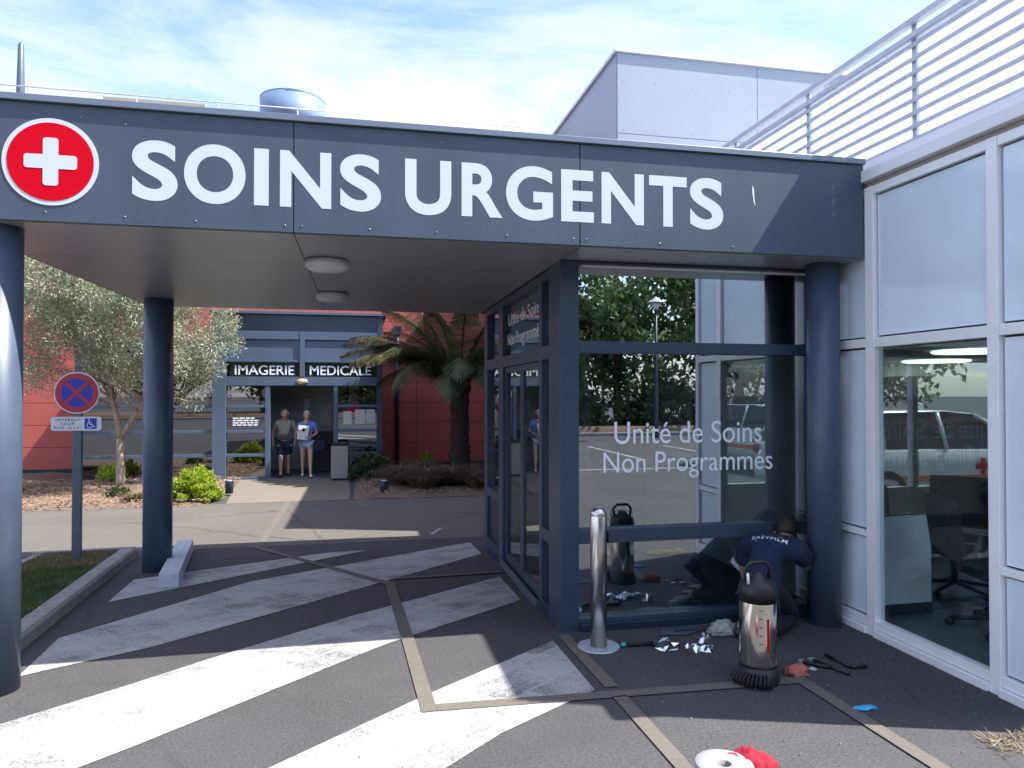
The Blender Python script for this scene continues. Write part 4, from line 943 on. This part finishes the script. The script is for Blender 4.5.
for (p, q, lb, nm) in (((2.80, 4.12), (2.90, 4.00), 'short black scraper nearest the pink cloth', 'scraper'), ((2.88, 4.13), (2.96, 3.88), 'long thin black scraper between the other two tools', 'scraper'), ((3.02, 4.20), (3.04, 3.98), 'black tool with a bent grip nearest the right wall', 'scraper')):
    t = thing(nm, lb, 'tool', (p[0], p[1], 0), group='black hand tools on the asphalt')
    MB().tube([(p[0], p[1], .014), (q[0], q[1], .014)], .011).build('handle', M['black'], t)
    d = (Vector(q) - Vector(p)).normalized(); n_ = Vector((-d.y, d.x))
    if 'bent' in lb: MB().tube([(q[0], q[1], .014), (q[0] + .11, q[1] - .01, .014)], .012).build('grip', M['black'], t)
    else: MB().box(p[0] - .02, p[0] + .02, p[1] - .005, p[1] + .03, .004, .02).build('blade', M['galv'], t)
crumple('paper_scrap', 'tiny torn white paper scraps near the scrapers', 'paper scrap', (2.80, 4.02, .003), (.025, .02, .012), M['paper'], seed=12)

# ------------------------------------------------------------------ people
def skin(name, V, E, m, parent, root, sub=2, extra=None):
    me = bpy.data.meshes.new(name); ks = list(V); me.from_pydata([Vector(V[k][0]) for k in ks], [(ks.index(a), ks.index(b)) for a, b in E], []); me.update()
    o = bpy.data.objects.new(name, me); COL.objects.link(o)
    md = o.modifiers.new('skin', 'SKIN'); md.use_smooth_shade = True; md.branch_smoothing = .5
    if not me.skin_vertices: 
        pass
    for k, sv in zip(ks, me.skin_vertices[0].data):
        r = V[k][1]; sv.radius = r if isinstance(r, tuple) else (r, r); sv.use_root = (k == root)
    sb = o.modifiers.new('sub', 'SUBSURF'); sb.levels = sub; sb.render_levels = sub
    dg = bpy.context.evaluated_depsgraph_get(); dg.update()
    me2 = bpy.data.meshes.new_from_object(o.evaluated_get(dg)); o.modifiers.clear(); o.data = me2; bpy.data.meshes.remove(me)
    if extra:
        bm = bmesh.new(); bm.from_mesh(me2); extra(bm); bm.to_mesh(me2); bm.free()
    me2.materials.clear(); me2.materials.append(m)
    for p in me2.polygons: p.use_smooth = True; p.material_index = 0
    me2.name = name
    attach(o, parent); return o
def head_geo(c, f, up, s=1.0):
    """ellipsoid skull with jaw, brow, nose, mouth line, ears"""
    f = Vector(f).normalized(); up = (Vector(up) - f * Vector(up).dot(f)).normalized(); l = up.cross(f)
    B = Matrix((f, l, up)).transposed(); c = Vector(c)
    def ex(bm):
        def ball(p, r):
            rr = bmesh.ops.create_uvsphere(bm, u_segments=20, v_segments=14, radius=1)
            for v in rr['verts']:
                q = Vector((v.co.x * r[0], v.co.y * r[1], v.co.z * r[2]))
                if r[2] > .09 and q.z < 0: q.y *= 1 + q.z * 2.2 / s; q.x = q.x * (1 + q.z * .9 / s) + (.012 if q.x > 0 else 0)
                v.co = c + B @ (q + Vector(p) * s)
        ball((0, 0, 0), (.098 * s, .076 * s, .118 * s))
        ball((.098, 0, -.022), (.020 * s, .013 * s, .024 * s)); ball((.088, 0, -.062), (.012 * s, .026 * s, .009 * s)); ball((.084, 0, .02), (.014 * s, .05 * s, .010 * s))
        for sg_ in (-1, 1): ball((-.005, sg_ * .078, -.012), (.018 * s, .008 * s, .03 * s)); ball((.083, sg_ * .031, .003), (.010 * s, .014 * s, .008 * s))
    return ex, B
def hand(V, E, key, wr, d, sd_, nrm, curl=.35):
    d, sd_, nrm = Vector(d).normalized(), Vector(sd_).normalized(), Vector(nrm).normalized(); wr = Vector(wr)
    V[key + 'p'] = (wr + d * .045, (.030, .016)); E.append((key, key + 'p'))
    for i, (off, l) in enumerate(((.028, .070), (.010, .080), (-.010, .074), (-.028, .058))):
        b = wr + d * .085 + sd_ * off; k0, k1, k2 = key + 'f%da' % i, key + 'f%db' % i, key + 'f%dc' % i
        V[k0] = (b, .0105); m1 = b + (d * math.cos(curl) + nrm * math.sin(curl)) * l * .5; V[k1] = (m1, .009); V[k2] = (m1 + (d * math.cos(2.2 * curl) + nrm * math.sin(2.2 * curl)) * l * .5, .007)
        E += [(key + 'p', k0), (k0, k1), (k1, k2)]
    V[key + 't'] = (wr + d * .03 + sd_ * .034 + nrm * .01, .012); V[key + 'tt'] = (wr + d * .075 + sd_ * .052 + nrm * .025, .008); E += [(key + 'p', key + 't'), (key + 't', key + 'tt')]
def hair(c, B, m, parent, s=1.0, top=True, low=-.03, bald=False):
    mb = MB(); rs = bmesh.ops.create_uvsphere(mb.bm, u_segments=22, v_segments=16, radius=1); c = Vector(c); dl = []
    for v in rs['verts']:
        q = Vector((v.co.x * .108, v.co.y * .087, v.co.z * .127)) * s; q += q.normalized() * random.uniform(-.004, .006)
        face = q.x > .035 * s and q.z < .055 * s
        if face or q.z < low * s or (bald and q.z > .065 * s): dl.append(v)
        v.co = c + B @ (q + Vector((-.008, 0, .008)) * s)
    bmesh.ops.delete(mb.bm, geom=dl, context='VERTS'); bmesh.ops.solidify(mb.bm, geom=mb.bm.faces[:], thickness=.008)
    for f in mb.bm.faces: f.smooth = True
    mb.build('hair', m, parent)

# kneeling worker
random.seed(3)
wk = thing('person', 'kneeling worker in navy shirt with white lettering on the back, pressing film on the glass', 'person', (3.0, 4.85, 0))
f = Vector((.72, .69, 0)).normalized(); l = Vector((-f.y, f.x, 0)); up = Vector((0, 0, 1)); K = Vector((3.08, 4.92, .065))
H = K - f * .30 + up * .27; T = K + f * .02 + up * .53; HD = T + f * .13 - l * .075 + up * .075
def sh(s_): return T + l * s_ * .19 - up * .015 - f * .01
Vb = {'pel': (H, (.13, .115)), 'wai': (H + (T - H) * .42 + up * .03, (.115, .13)), 'che': (H + (T - H) * .80 + up * .03, (.13, .15)), 'nek': (T + f * .05 + up * .035, .058), 'hb': (HD - f * .01, .06)}
Eb = [('pel', 'wai'), ('wai', 'che'), ('che', 'nek'), ('nek', 'hb')]
el = {1: sh(1) + f * .03 - up * .25 + l * .02, -1: sh(-1) + f * .14 - up * .16 - l * .05}
wrst = {1: Vector((3.00, 5.06, .14)), -1: sh(-1) + f * .30 + l * .10 - up * .10}
for s_, n_ in ((1, 'L'), (-1, 'R')):
    Vb['sh' + n_] = (sh(s_), .072); Vb['el' + n_] = (el[s_], .045); Vb['wr' + n_] = (wrst[s_], .028)
    Eb += [('che', 'sh' + n_), ('sh' + n_, 'el' + n_), ('el' + n_, 'wr' + n_)]
    Vb['hip' + n_] = (H + l * s_ * .09 - up * .01, .115); kn = K + l * s_ * .13; an = K - f * .43 + l * s_ * .10 + up * .0
    Vb['kn' + n_] = (kn, .068); Vb['cal' + n_] = (kn + (an - kn) * .4 + up * .005, .058); Vb['an' + n_] = (an + up * .005, .042); Vb['toe' + n_] = (an - f * .10 - up * .025, .038)
    Eb += [('pel', 'hip' + n_), ('hip' + n_, 'kn' + n_), ('kn' + n_, 'cal' + n_), ('cal' + n_, 'an' + n_), ('an' + n_, 'toe' + n_)]
d1 = (wrst[1] - el[1]).normalized(); hand(Vb, Eb, 'wrL', wrst[1], (d1 + f * .3), -l, f, .4)
d2 = (wrst[-1] - el[-1]).normalized(); hand(Vb, Eb, 'wrR', wrst[-1], d2, up, l, .3)
fd = (f - up * .55).normalized()
ex, B = head_geo(HD, fd, up)
Vn = dict(Vb)
for k in ('pel', 'wai', 'che', 'shL', 'shR', 'hipL', 'hipR', 'knL', 'knR', 'calL', 'calR'):
    q, rr_ = Vb[k]; Vn[k] = (q, tuple(x - .028 for x in rr_) if isinstance(rr_, tuple) else rr_ - .018)
skin('body', Vn, Eb, M['skin'], wk, 'pel', 2, ex)
def grow(ks, g, cut=None):
    return {k: (Vb[k][0], tuple(x + g for x in Vb[k][1]) if isinstance(Vb[k][1], tuple) else Vb[k][1] + g) for k in ks}
Vs = grow(['pel', 'wai', 'che', 'shL', 'shR'], .014)
Vs['col'] = (Vb['nek'][0] - f * .03, .072); Vs['hem'] = (H - f * .04 - up * .05, (.135, .125))
for n_ in 'LR': Vs['sh' + n_] = (Vb['sh' + n_][0], .098); Vs['cl' + n_] = (Vb['che'][0].lerp(Vb['sh' + n_][0], .55), .118)
for n_, s_ in (('L', 1), ('R', -1)): Vs['sl' + n_] = (sh(s_) + (el[s_] - sh(s_)) * .80, .078); Vs['sm' + n_] = (sh(s_) + (el[s_] - sh(s_)) * .4, .086)
shirt = skin('shirt', Vs, [('hem', 'pel'), ('pel', 'wai'), ('wai', 'che'), ('che', 'col'), ('che', 'clL'), ('clL', 'shL'), ('che', 'clR'), ('clR', 'shR'), ('shL', 'smL'), ('smL', 'slL'), ('shR', 'smR'), ('smR', 'slR')], M['shirtn'], wk, 'pel')
Vt = {'bum': (H - f * .09 - up * .02, (.10, .10)), 'bume': (H - f * .13 - up * .04, (.04, .04))}; Vt.update(grow(['pel', 'hipL', 'hipR', 'knL', 'knR', 'calL', 'calR', 'anL', 'anR'], .012))
skin('trousers', Vt, [('pel', 'bum'), ('bum', 'bume'), ('pel', 'hipL'), ('pel', 'hipR'), ('hipL', 'knL'), ('hipR', 'knR'), ('knL', 'calL'), ('knR', 'calR'), ('calL', 'anL'), ('calR', 'anR')], M['blackcloth'], wk, 'pel')
for n_ in 'LR':
    a = Vb['an' + n_][0]; b = Vb['toe' + n_][0]
    skin('shoe', {'a': (a + f * .02 - up * .005, (.052, .05)), 'm': ((a + b) / 2 - up * .008, (.05, .045)), 'b': (b - f * .02 - up * .0, (.046, .036))}, [('a', 'm'), ('m', 'b')], M['black'], wk, 'a')
hair(HD, B, M['haird'], wk, low=-.055)
# lettering wrapped on the back of the shirt
bvh = BVHTree.FromPolygons([v.co.copy() for v in shirt.data.vertices], [p.vertices[:] for p in shirt.data.polygons])
def on_back(mb, s, u0, u1, v0, v1, m, bold=0):
    ax = (T - H).normalized(); nrm = (up - ax * up.dot(ax)).normalized(); r_ = -l
    me = text_mesh(s, bold, 0.0, 3, 1.15); xs = [v.co.x for v in me.vertices]; ys = [v.co.y for v in me.vertices]; vs = []
    for v in me.vertices:
        a = u0 + (v.co.x - min(xs)) / (max(xs) - min(xs)) * (u1 - u0); b = v0 + (v.co.y - min(ys)) / max(1e-6, (max(ys) - min(ys))) * (v1 - v0)
        p = H + ax * b + r_ * a + nrm * .5; h = bvh.ray_cast(p, -nrm)
        q = h[0] + nrm * .003 if h[0] else H + ax * b + r_ * a + nrm * .13
        vs.append(mb.bm.verts.new(q))
    for p in me.polygons:
        try: mb.bm.faces.new([vs[k] for k in p.vertices])
        except ValueError: pass
mb = MB(); on_back(mb, 'EASYFILM', -.125, .135, .34, .375, M['letter'], .02); mb.build('lettering', M['letter'], shirt, fix=False)
mb = MB(); on_back(mb, '-', -.06, .09, .385, .394, M['green']); mb.build('logo_stroke', M['green'], shirt, fix=False)
mb = MB(); on_back(mb, '-', -.09, .10, .322, .327, M['letter']); mb.build('logo_stroke', M['letter'], shirt, fix=False)

def standing(label, base, face, hgt, skinm, shirtm, shortm, hairm, bald, sleeve, waist_r, step, arms, shoe_m, lean=.05):
    t = thing('person', label, 'person', base); s = hgt / 1.70; b = Vector(base); f = Vector(face).normalized(); l = Vector((-f.y, f.x, 0)); up = Vector((0, 0, 1))
    def P(a, c, z): return b + f * (a + max(0, z - .9) * lean) * s + l * c * s + up * (z - max(0, z - .9) * lean * .25) * s
    V = {'pel': (P(0, 0, .93), (.15 * s * waist_r, .12 * s * waist_r)), 'wai': (P(0, 0, 1.10), (.14 * s * waist_r, .115 * s * waist_r)), 'che': (P(.02, 0, 1.30), (.15 * s, .115 * s)), 'nek': (P(.04, 0, 1.46), .052 * s), 'hb': (P(.06, 0, 1.54), .055 * s)}
    E = [('pel', 'wai'), ('wai', 'che'), ('che', 'nek'), ('nek', 'hb')]
    for sg_, n_ in ((1, 'L'), (-1, 'R')):
        V['sh' + n_] = (P(.02, sg_ * .175, 1.375), .062 * s); ela, wra = arms[n_]; V['el' + n_] = (P(*ela), .042 * s); V['wr' + n_] = (P(*wra), .028 * s)
        E += [('che', 'sh' + n_), ('sh' + n_, 'el' + n_), ('el' + n_, 'wr' + n_)]
        st = step[n_]; V['hip' + n_] = (P(0, sg_ * .09, .88), .098 * s); V['kn' + n_] = (P(st * .5 + .03, sg_ * .09, .49), .058 * s); V['cal' + n_] = (P(st * .7, sg_ * .09, .34), .053 * s); V['an' + n_] = (P(st, sg_ * .09, .09), .036 * s); V['toe' + n_] = (P(st + .14, sg_ * .105, .04), .030 * s)
        E += [('pel', 'hip' + n_), ('hip' + n_, 'kn' + n_), ('kn' + n_, 'cal' + n_), ('cal' + n_, 'an' + n_), ('an' + n_, 'toe' + n_)]
        dd = (V['wr' + n_][0] - V['el' + n_][0]).normalized(); sdv = f if abs(dd.dot(f)) < .7 else up; sdv = (sdv - dd * dd.dot(sdv)).normalized(); hand(V, E, 'wr' + n_, V['wr' + n_][0], dd, sdv, dd.cross(sdv) * (-sg_), .35)
    hc = P(.075, 0, 1.585); ex, B = head_geo(hc, f - up * .18, up, s)
    skin('body', V, E, skinm, t, 'pel', 2, ex)
    g = .016
    W = {k: (V[k][0], tuple(x + g for x in V[k][1]) if isinstance(V[k][1], tuple) else V[k][1] + g) for k in ('pel', 'wai', 'che', 'shL', 'shR')}; W['col'] = (P(.035, 0, 1.43), .062 * s); W['hem'] = (P(0, 0, .84), (.185 * s * waist_r, .155 * s * waist_r))
    ee = [('hem', 'pel'), ('pel', 'wai'), ('wai', 'che'), ('che', 'col'), ('che', 'shL'), ('che', 'shR')]
    for n_ in 'LR': W['sl' + n_] = (V['sh' + n_][0].lerp(V['el' + n_][0], sleeve), .060 * s); ee.append(('sh' + n_, 'sl' + n_))
    skin('shirt', W, ee, shirtm, t, 'pel')
    Q = {'pel': (P(0, 0, .92), (.165 * s * waist_r, .14 * s * waist_r))}; ee = []
    for n_ in 'LR':
        Q['hip' + n_] = (V['hip' + n_][0] - up * .03, .118 * s); k = V['hip' + n_][0].lerp(V['kn' + n_][0], .55 if 'blue' in label else .98); Q['leg' + n_] = (k, .10 * s); ee += [('pel', 'hip' + n_), ('hip' + n_, 'leg' + n_)]
    skin('shorts', Q, ee, shortm, t, 'pel')
    for n_ in 'LR': a, c = V['an' + n_][0], V['toe' + n_][0]; skin('shoe', {'a': (a - up * .045 - f * .02, .042 * s), 'b': (c + f * .04, (.04 * s, .032 * s))}, [('a', 'b')], shoe_m, t, 'a', 2)
    hair(hc, B, hairm, t, s, low=-.05, bald=bald)
    return t, P, s, V
fw = Vector((.12, -1, 0))
t, P, s_, V = standing('older woman in blue shirt and pale shorts holding a white paper in the doorway', (-1.21, 16.78, -.14), fw, 1.49, M['skin2'], M['bluecloth'], M['denim'], M['hairg'], False, .8, .95, {'L': .22, 'R': -.14},
    {'L': ((.02, .26, 1.12), (.20, .12, 1.04)), 'R': ((.02, -.24, 1.12), (.20, -.10, 1.06))}, M['letter'])
c_ = P(.27, -.10, 1.15); MB().box(-.115, .115, -.003, .003, -.16, .16, rot=Matrix.Rotation(R(-12), 3, 'X') @ Matrix.Rotation(R(8), 3, 'Y')).build('sheet', M['paper'], None)
ph = bpy.data.objects['sheet.001'] if 'sheet.001' in bpy.data.objects else bpy.data.objects['sheet']; ph.location = c_; ph.name = 'paper_document'; tag(ph, 'white paper with a dark round print held by the woman in blue', 'paper')
dd_ = MB().lathe([(.038, .0045), (.038, .0055)], (0.01, 0, .06), 20, axis=Matrix.Rotation(R(90), 3, 'X')); dd_.build('printed_dot', M['navycloth'], None); pd = bpy.data.objects['printed_dot']; pd.parent = ph
hb = thing('handbag', 'dark handbag hanging at the side of the woman in blue', 'handbag', P(.02, .33, .80)); q = P(.05, .32, .80)
MB().box(q.x - .15, q.x + .13, q.y - .05, q.y + .05, q.z - .13, q.z + .12, bev=.03).build('pouch', M['navycloth'], hb); MB().tube([q + Vector((-.1, 0, .11)), q + Vector((-.07, 0, .25)), q + Vector((.03, 0, .25)), q + Vector((.08, 0, .11))], .010).build('strap', M['navycloth'], hb)
t, P, s_, V = standing('older bald man in khaki polo shirt and dark shorts leaning forward in the doorway', (-1.70, 16.88, -.14), fw, 1.57, M['skin'], M['khaki'], M['navycloth'], M['hairg'], True, .8, 1.12, {'L': -.06, 'R': .20},
    {'L': ((.0, .27, 1.12), (.14, .24, .90)), 'R': ((-.03, -.28, 1.12), (.08, -.27, .86))}, M['black'], lean=.28)
q = P(.15, 0, .98); wb = thing('waist_bag', 'dark brown waist bag with shoulder strap worn by the bald man', 'bag', q)
MB().box(q.x - .12, q.x + .10, q.y - .05, q.y + .05, q.z - .06, q.z + .06, bev=.03).build('pouch', M['bag'], wb); MB().tube([P(.15, .10, 1.03), P(.17, .13, 1.2), P(.12, .15, 1.36), P(.03, .15, 1.45)], .009).build('strap', M['bag'], wb)

# ------------------------------------------------------------------ car park behind the photographer (seen in the glass)
def make_car(label, loc, rz):
    t = thing('white_car', label, 'car', loc, rz, group='white emergency cars in the car park')
    def ad(nm, mb, m, par=None): o = mb.build(nm, m); o.parent = par or t; return o
    st = [(-2.15, .45, .80, .70), (-2.10, .32, .95, .80), (-1.6, .26, .98, .87), (-.6, .24, .98, .89), (.6, .24, .97, .89), (1.0, .25, .95, .88), (1.75, .28, .86, .84), (2.08, .34, .74, .76), (2.16, .42, .62, .66)]
    rs = [[Vector((x, -w_ * .93, zb)), Vector((x, -w_, zb + .12)), Vector((x, -w_, (zb + zt) / 2)), Vector((x, -w_ * .97, zt - .06)), Vector((x, -w_ * .88, zt)), Vector((x, w_ * .88, zt)), Vector((x, w_ * .97, zt - .06)), Vector((x, w_, (zb + zt) / 2)), Vector((x, w_, zb + .12)), Vector((x, w_ * .93, zb))] for x, zb, zt, w_ in st]
    ad('body', MB().rings(rs), M['carw'])
    cb = [(-2.08, .93, .94, .76, .74), (-1.75, .95, 1.38, .80, .64), (-1.3, .95, 1.46, .82, .64), (-.2, .95, 1.48, .83, .64), (.25, .95, 1.44, .83, .63), (1.15, .92, .95, .80, .72)]
    rg = [[Vector((x, -a, z0)), Vector((x, -b_, z1)), Vector((x, b_, z1)), Vector((x, a, z0))] for x, z0, z1, a, b_ in cb]
    ad('windows', MB().rings(rg, smooth=False), M['carg'])
    rr_ = [[Vector((x, -b_ - .012, z1 - .05)), Vector((x, -b_ + .02, z1 + .012)), Vector((x, b_ - .02, z1 + .012)), Vector((x, b_ + .012, z1 - .05))] for x, z0, z1, a, b_ in cb[1:5]]
    ad('roof', MB().rings(rr_), M['carw'])
    for s2 in (-1, 1):
        mbp = MB()
        for (xa, za, xb, zb, wa, wb_) in ((1.12, .95, .27, 1.43, .80, .635), (-.35, .95, -.35, 1.46, .835, .65), (-1.35, .95, -1.30, 1.45, .83, .65), (-2.07, .95, -1.76, 1.38, .77, .65)): mbp.tube([(xa, s2 * (wa + .005), za), (xb, s2 * (wb_ + .005), zb)], .03, 6)
        ad('pillar', mbp, M['carw']); mi_ = ad('mirror', MB().ball((.85, s2 * .98, 1.0), (.07, .11, .075)), M['carw'])
        ad('stripe', MB().box(-1.9, 1.2, s2 * .891 - .003, s2 * .891 + .003, .50, .58), M['orange'])
        ad('cross_emblem', MB().box(.16, .24, s2 * .894 - .004, s2 * .894 + .004, .58, .82).box(.08, .159, s2 * .894 - .004, s2 * .894 + .004, .66, .74).box(.241, .32, s2 * .894 - .004, s2 * .894 + .004, .66, .74), M['red'])
        ad('headlight', MB().ball((2.0, s2 * .6, .66), (.12, .14, .07)), M['rim']); ad('tail_light', MB().box(-2.16, -2.05, s2 * .62 - .1, s2 * .62 + .1, .75, .90, bev=.02), M['lampred'])
    for x in (-1.33, 1.33):
        for s2 in (-1, 1):
            ax = Matrix.Rotation(R(90), 3, 'X'); wh_ = MB().lathe([(.20, -.10), (.30, -.10), (.33, -.07), (.33, .07), (.30, .10), (.20, .10)], (x, s2 * .80, .33), 28, axis=ax).build('wheel', M['rubber']); wh_.parent = t
            rm = MB().lathe([(.21, -.105), (.19, -.09), (.05, -.095), (.05, .095), (.19, .09), (.21, .105)], (x, s2 * .80, .33), 28, axis=ax).build('rim', M['rim']); rm.parent = wh_
    ad('roof_beacon', MB().lathe([(.06, 1.49), (.055, 1.58), (.02, 1.6)], (-.1, 0, 0), 16), M['opal'])
    return t
car = make_car('white emergency car parked south of the right building, seen only in glass', (8.6, .1, 0), R(2))
c2 = copy_tree(car); c2.location = (9.4, -4.4, 0); c2.rotation_euler = (0, 0, R(80)); c2['label'] = 'white emergency car parked across the car park, farther from the building'
def big_tree(label, x, y, h, r, seed):
    random.seed(seed); t = thing('broadleaf_tree', label, 'tree', (x, y, .3), group='trees across the car park'); tk = MB(); b = limb(tk, (x, y, .2), (0, 0, 1), h * .35, .22, .16, M['barkb'], .05); lf = MB(); lf.mi(M['tgreen'])
    for k in range(9): limb(tk, b[random.choice((3, 4, 5, 6))], (random.uniform(-1, 1), random.uniform(-1, 1), random.uniform(.4, 1)), r * .9, .09, .02, M['barkb'], .15)
    cl = []
    for k in range(120):
        a = rdir(); q = random.random() ** .4; cl.append((Vector((x + a.x * r * q, y + a.y * r * .6 * q, h * .54 + a.z * h * .45 * q)), random.uniform(.5, 1.2)))
    for c, rr_ in cl:
        for j in range(75):
            a = rdir(); quad_leaf(lf.bm, c + a * rr_ * random.random() ** .5, (a + rdir()).normalized(), rdir(), random.uniform(.26, .46), random.uniform(.16, .28))
    tk.build('trunk', M['barkb'], t); lf.build('crown', M['tgreen'], t, fix=False)
for k, (x, y, h, r) in enumerate(((-7, -22, 9, 4.5), (0, -23, 10, 4.6), (6, -22.5, 9.3, 4.4), (12, -22, 10, 4.8), (18.5, -22, 9.6, 4.6), (25.5, -22.5, 10, 4.8))):
    big_tree(('broad green tree across the car park, number %s from the left end' % ('one', 'two', 'three', 'four', 'five', 'six')[k]) if False else ('broad green tree across the car park, %s' % ('at the left end', 'left of the pale house', 'in front of the pale house gable', 'just right of the street lamp', 'beyond the parked cars', 'at the right end'))[0:] if False else ['broad green tree at the western end of the bank', 'tall green tree left of the pale house', 'lower green tree before the pale house', 'tallest green tree right of the street lamp', 'green tree beyond the parked cars', 'wide green tree at the eastern end of the bank'][k], x, y, h, r, 40 + k)
for k, (x, lb) in enumerate(((-4, 'hedge shrub at the western end of the bank'), (2.5, 'hedge shrub left of the street lamp'), (8, 'hedge shrub just behind the street lamp'), (13.5, 'hedge shrub right of the street lamp'), (20, 'hedge shrub at the eastern end of the bank'))):
    random.seed(70 + k); shrub('hedge_shrub', lb, 'shrub', (x, -19, .25), 2.6, .9, 1.15, 3600, .3, M['dgreen'], group='hedge shrubs on the bank')
sl = thing('street_lamp', 'dark street lamp post with pale cone hood across the car park', 'street lamp', (11.2, -15.6, 0))
MB().lathe([(.09, 0), (.08, .6), (.05, 5.0)], (11.2, -15.6, 0), 16).build('post', M['navydark'], sl); MB().lathe([(.34, 5.26), (.32, 5.28), (.06, 5.45), (.02, 5.5)], (11.2, -15.6, 0), 24).build('hood', M['opal'], sl); MB().lathe([(.08, 4.98), (.19, 5.25)], (11.2, -15.6, 0), 20).build('lantern', M['opal'], sl)
hs = thing('pale_house', 'pale rendered house with tiled roof behind the far trees', 'house', (4, -32, 0))
MB().box(-4, 13, -36, -30, 0, 4.2).build('wall', M['render'], hs); MB().prism([(-36.5, 4.2), (-29.5, 4.2), (-33, 6.8)], lambda a, b, d: Vector((d, a, b)), -4.5, 13.5).build('roof', M['tile'], hs)
for x in (-2, 1.5, 5, 8.5, 11): w_ = MB().box(x, x + 1.1, -30.02, -29.94, 1.0, 2.4).build('window', M['letter'], hs); MB().box(x + .1, x + 1.0, -29.938, -29.93, 1.1, 2.3).build('pane', M['carg'], w_)
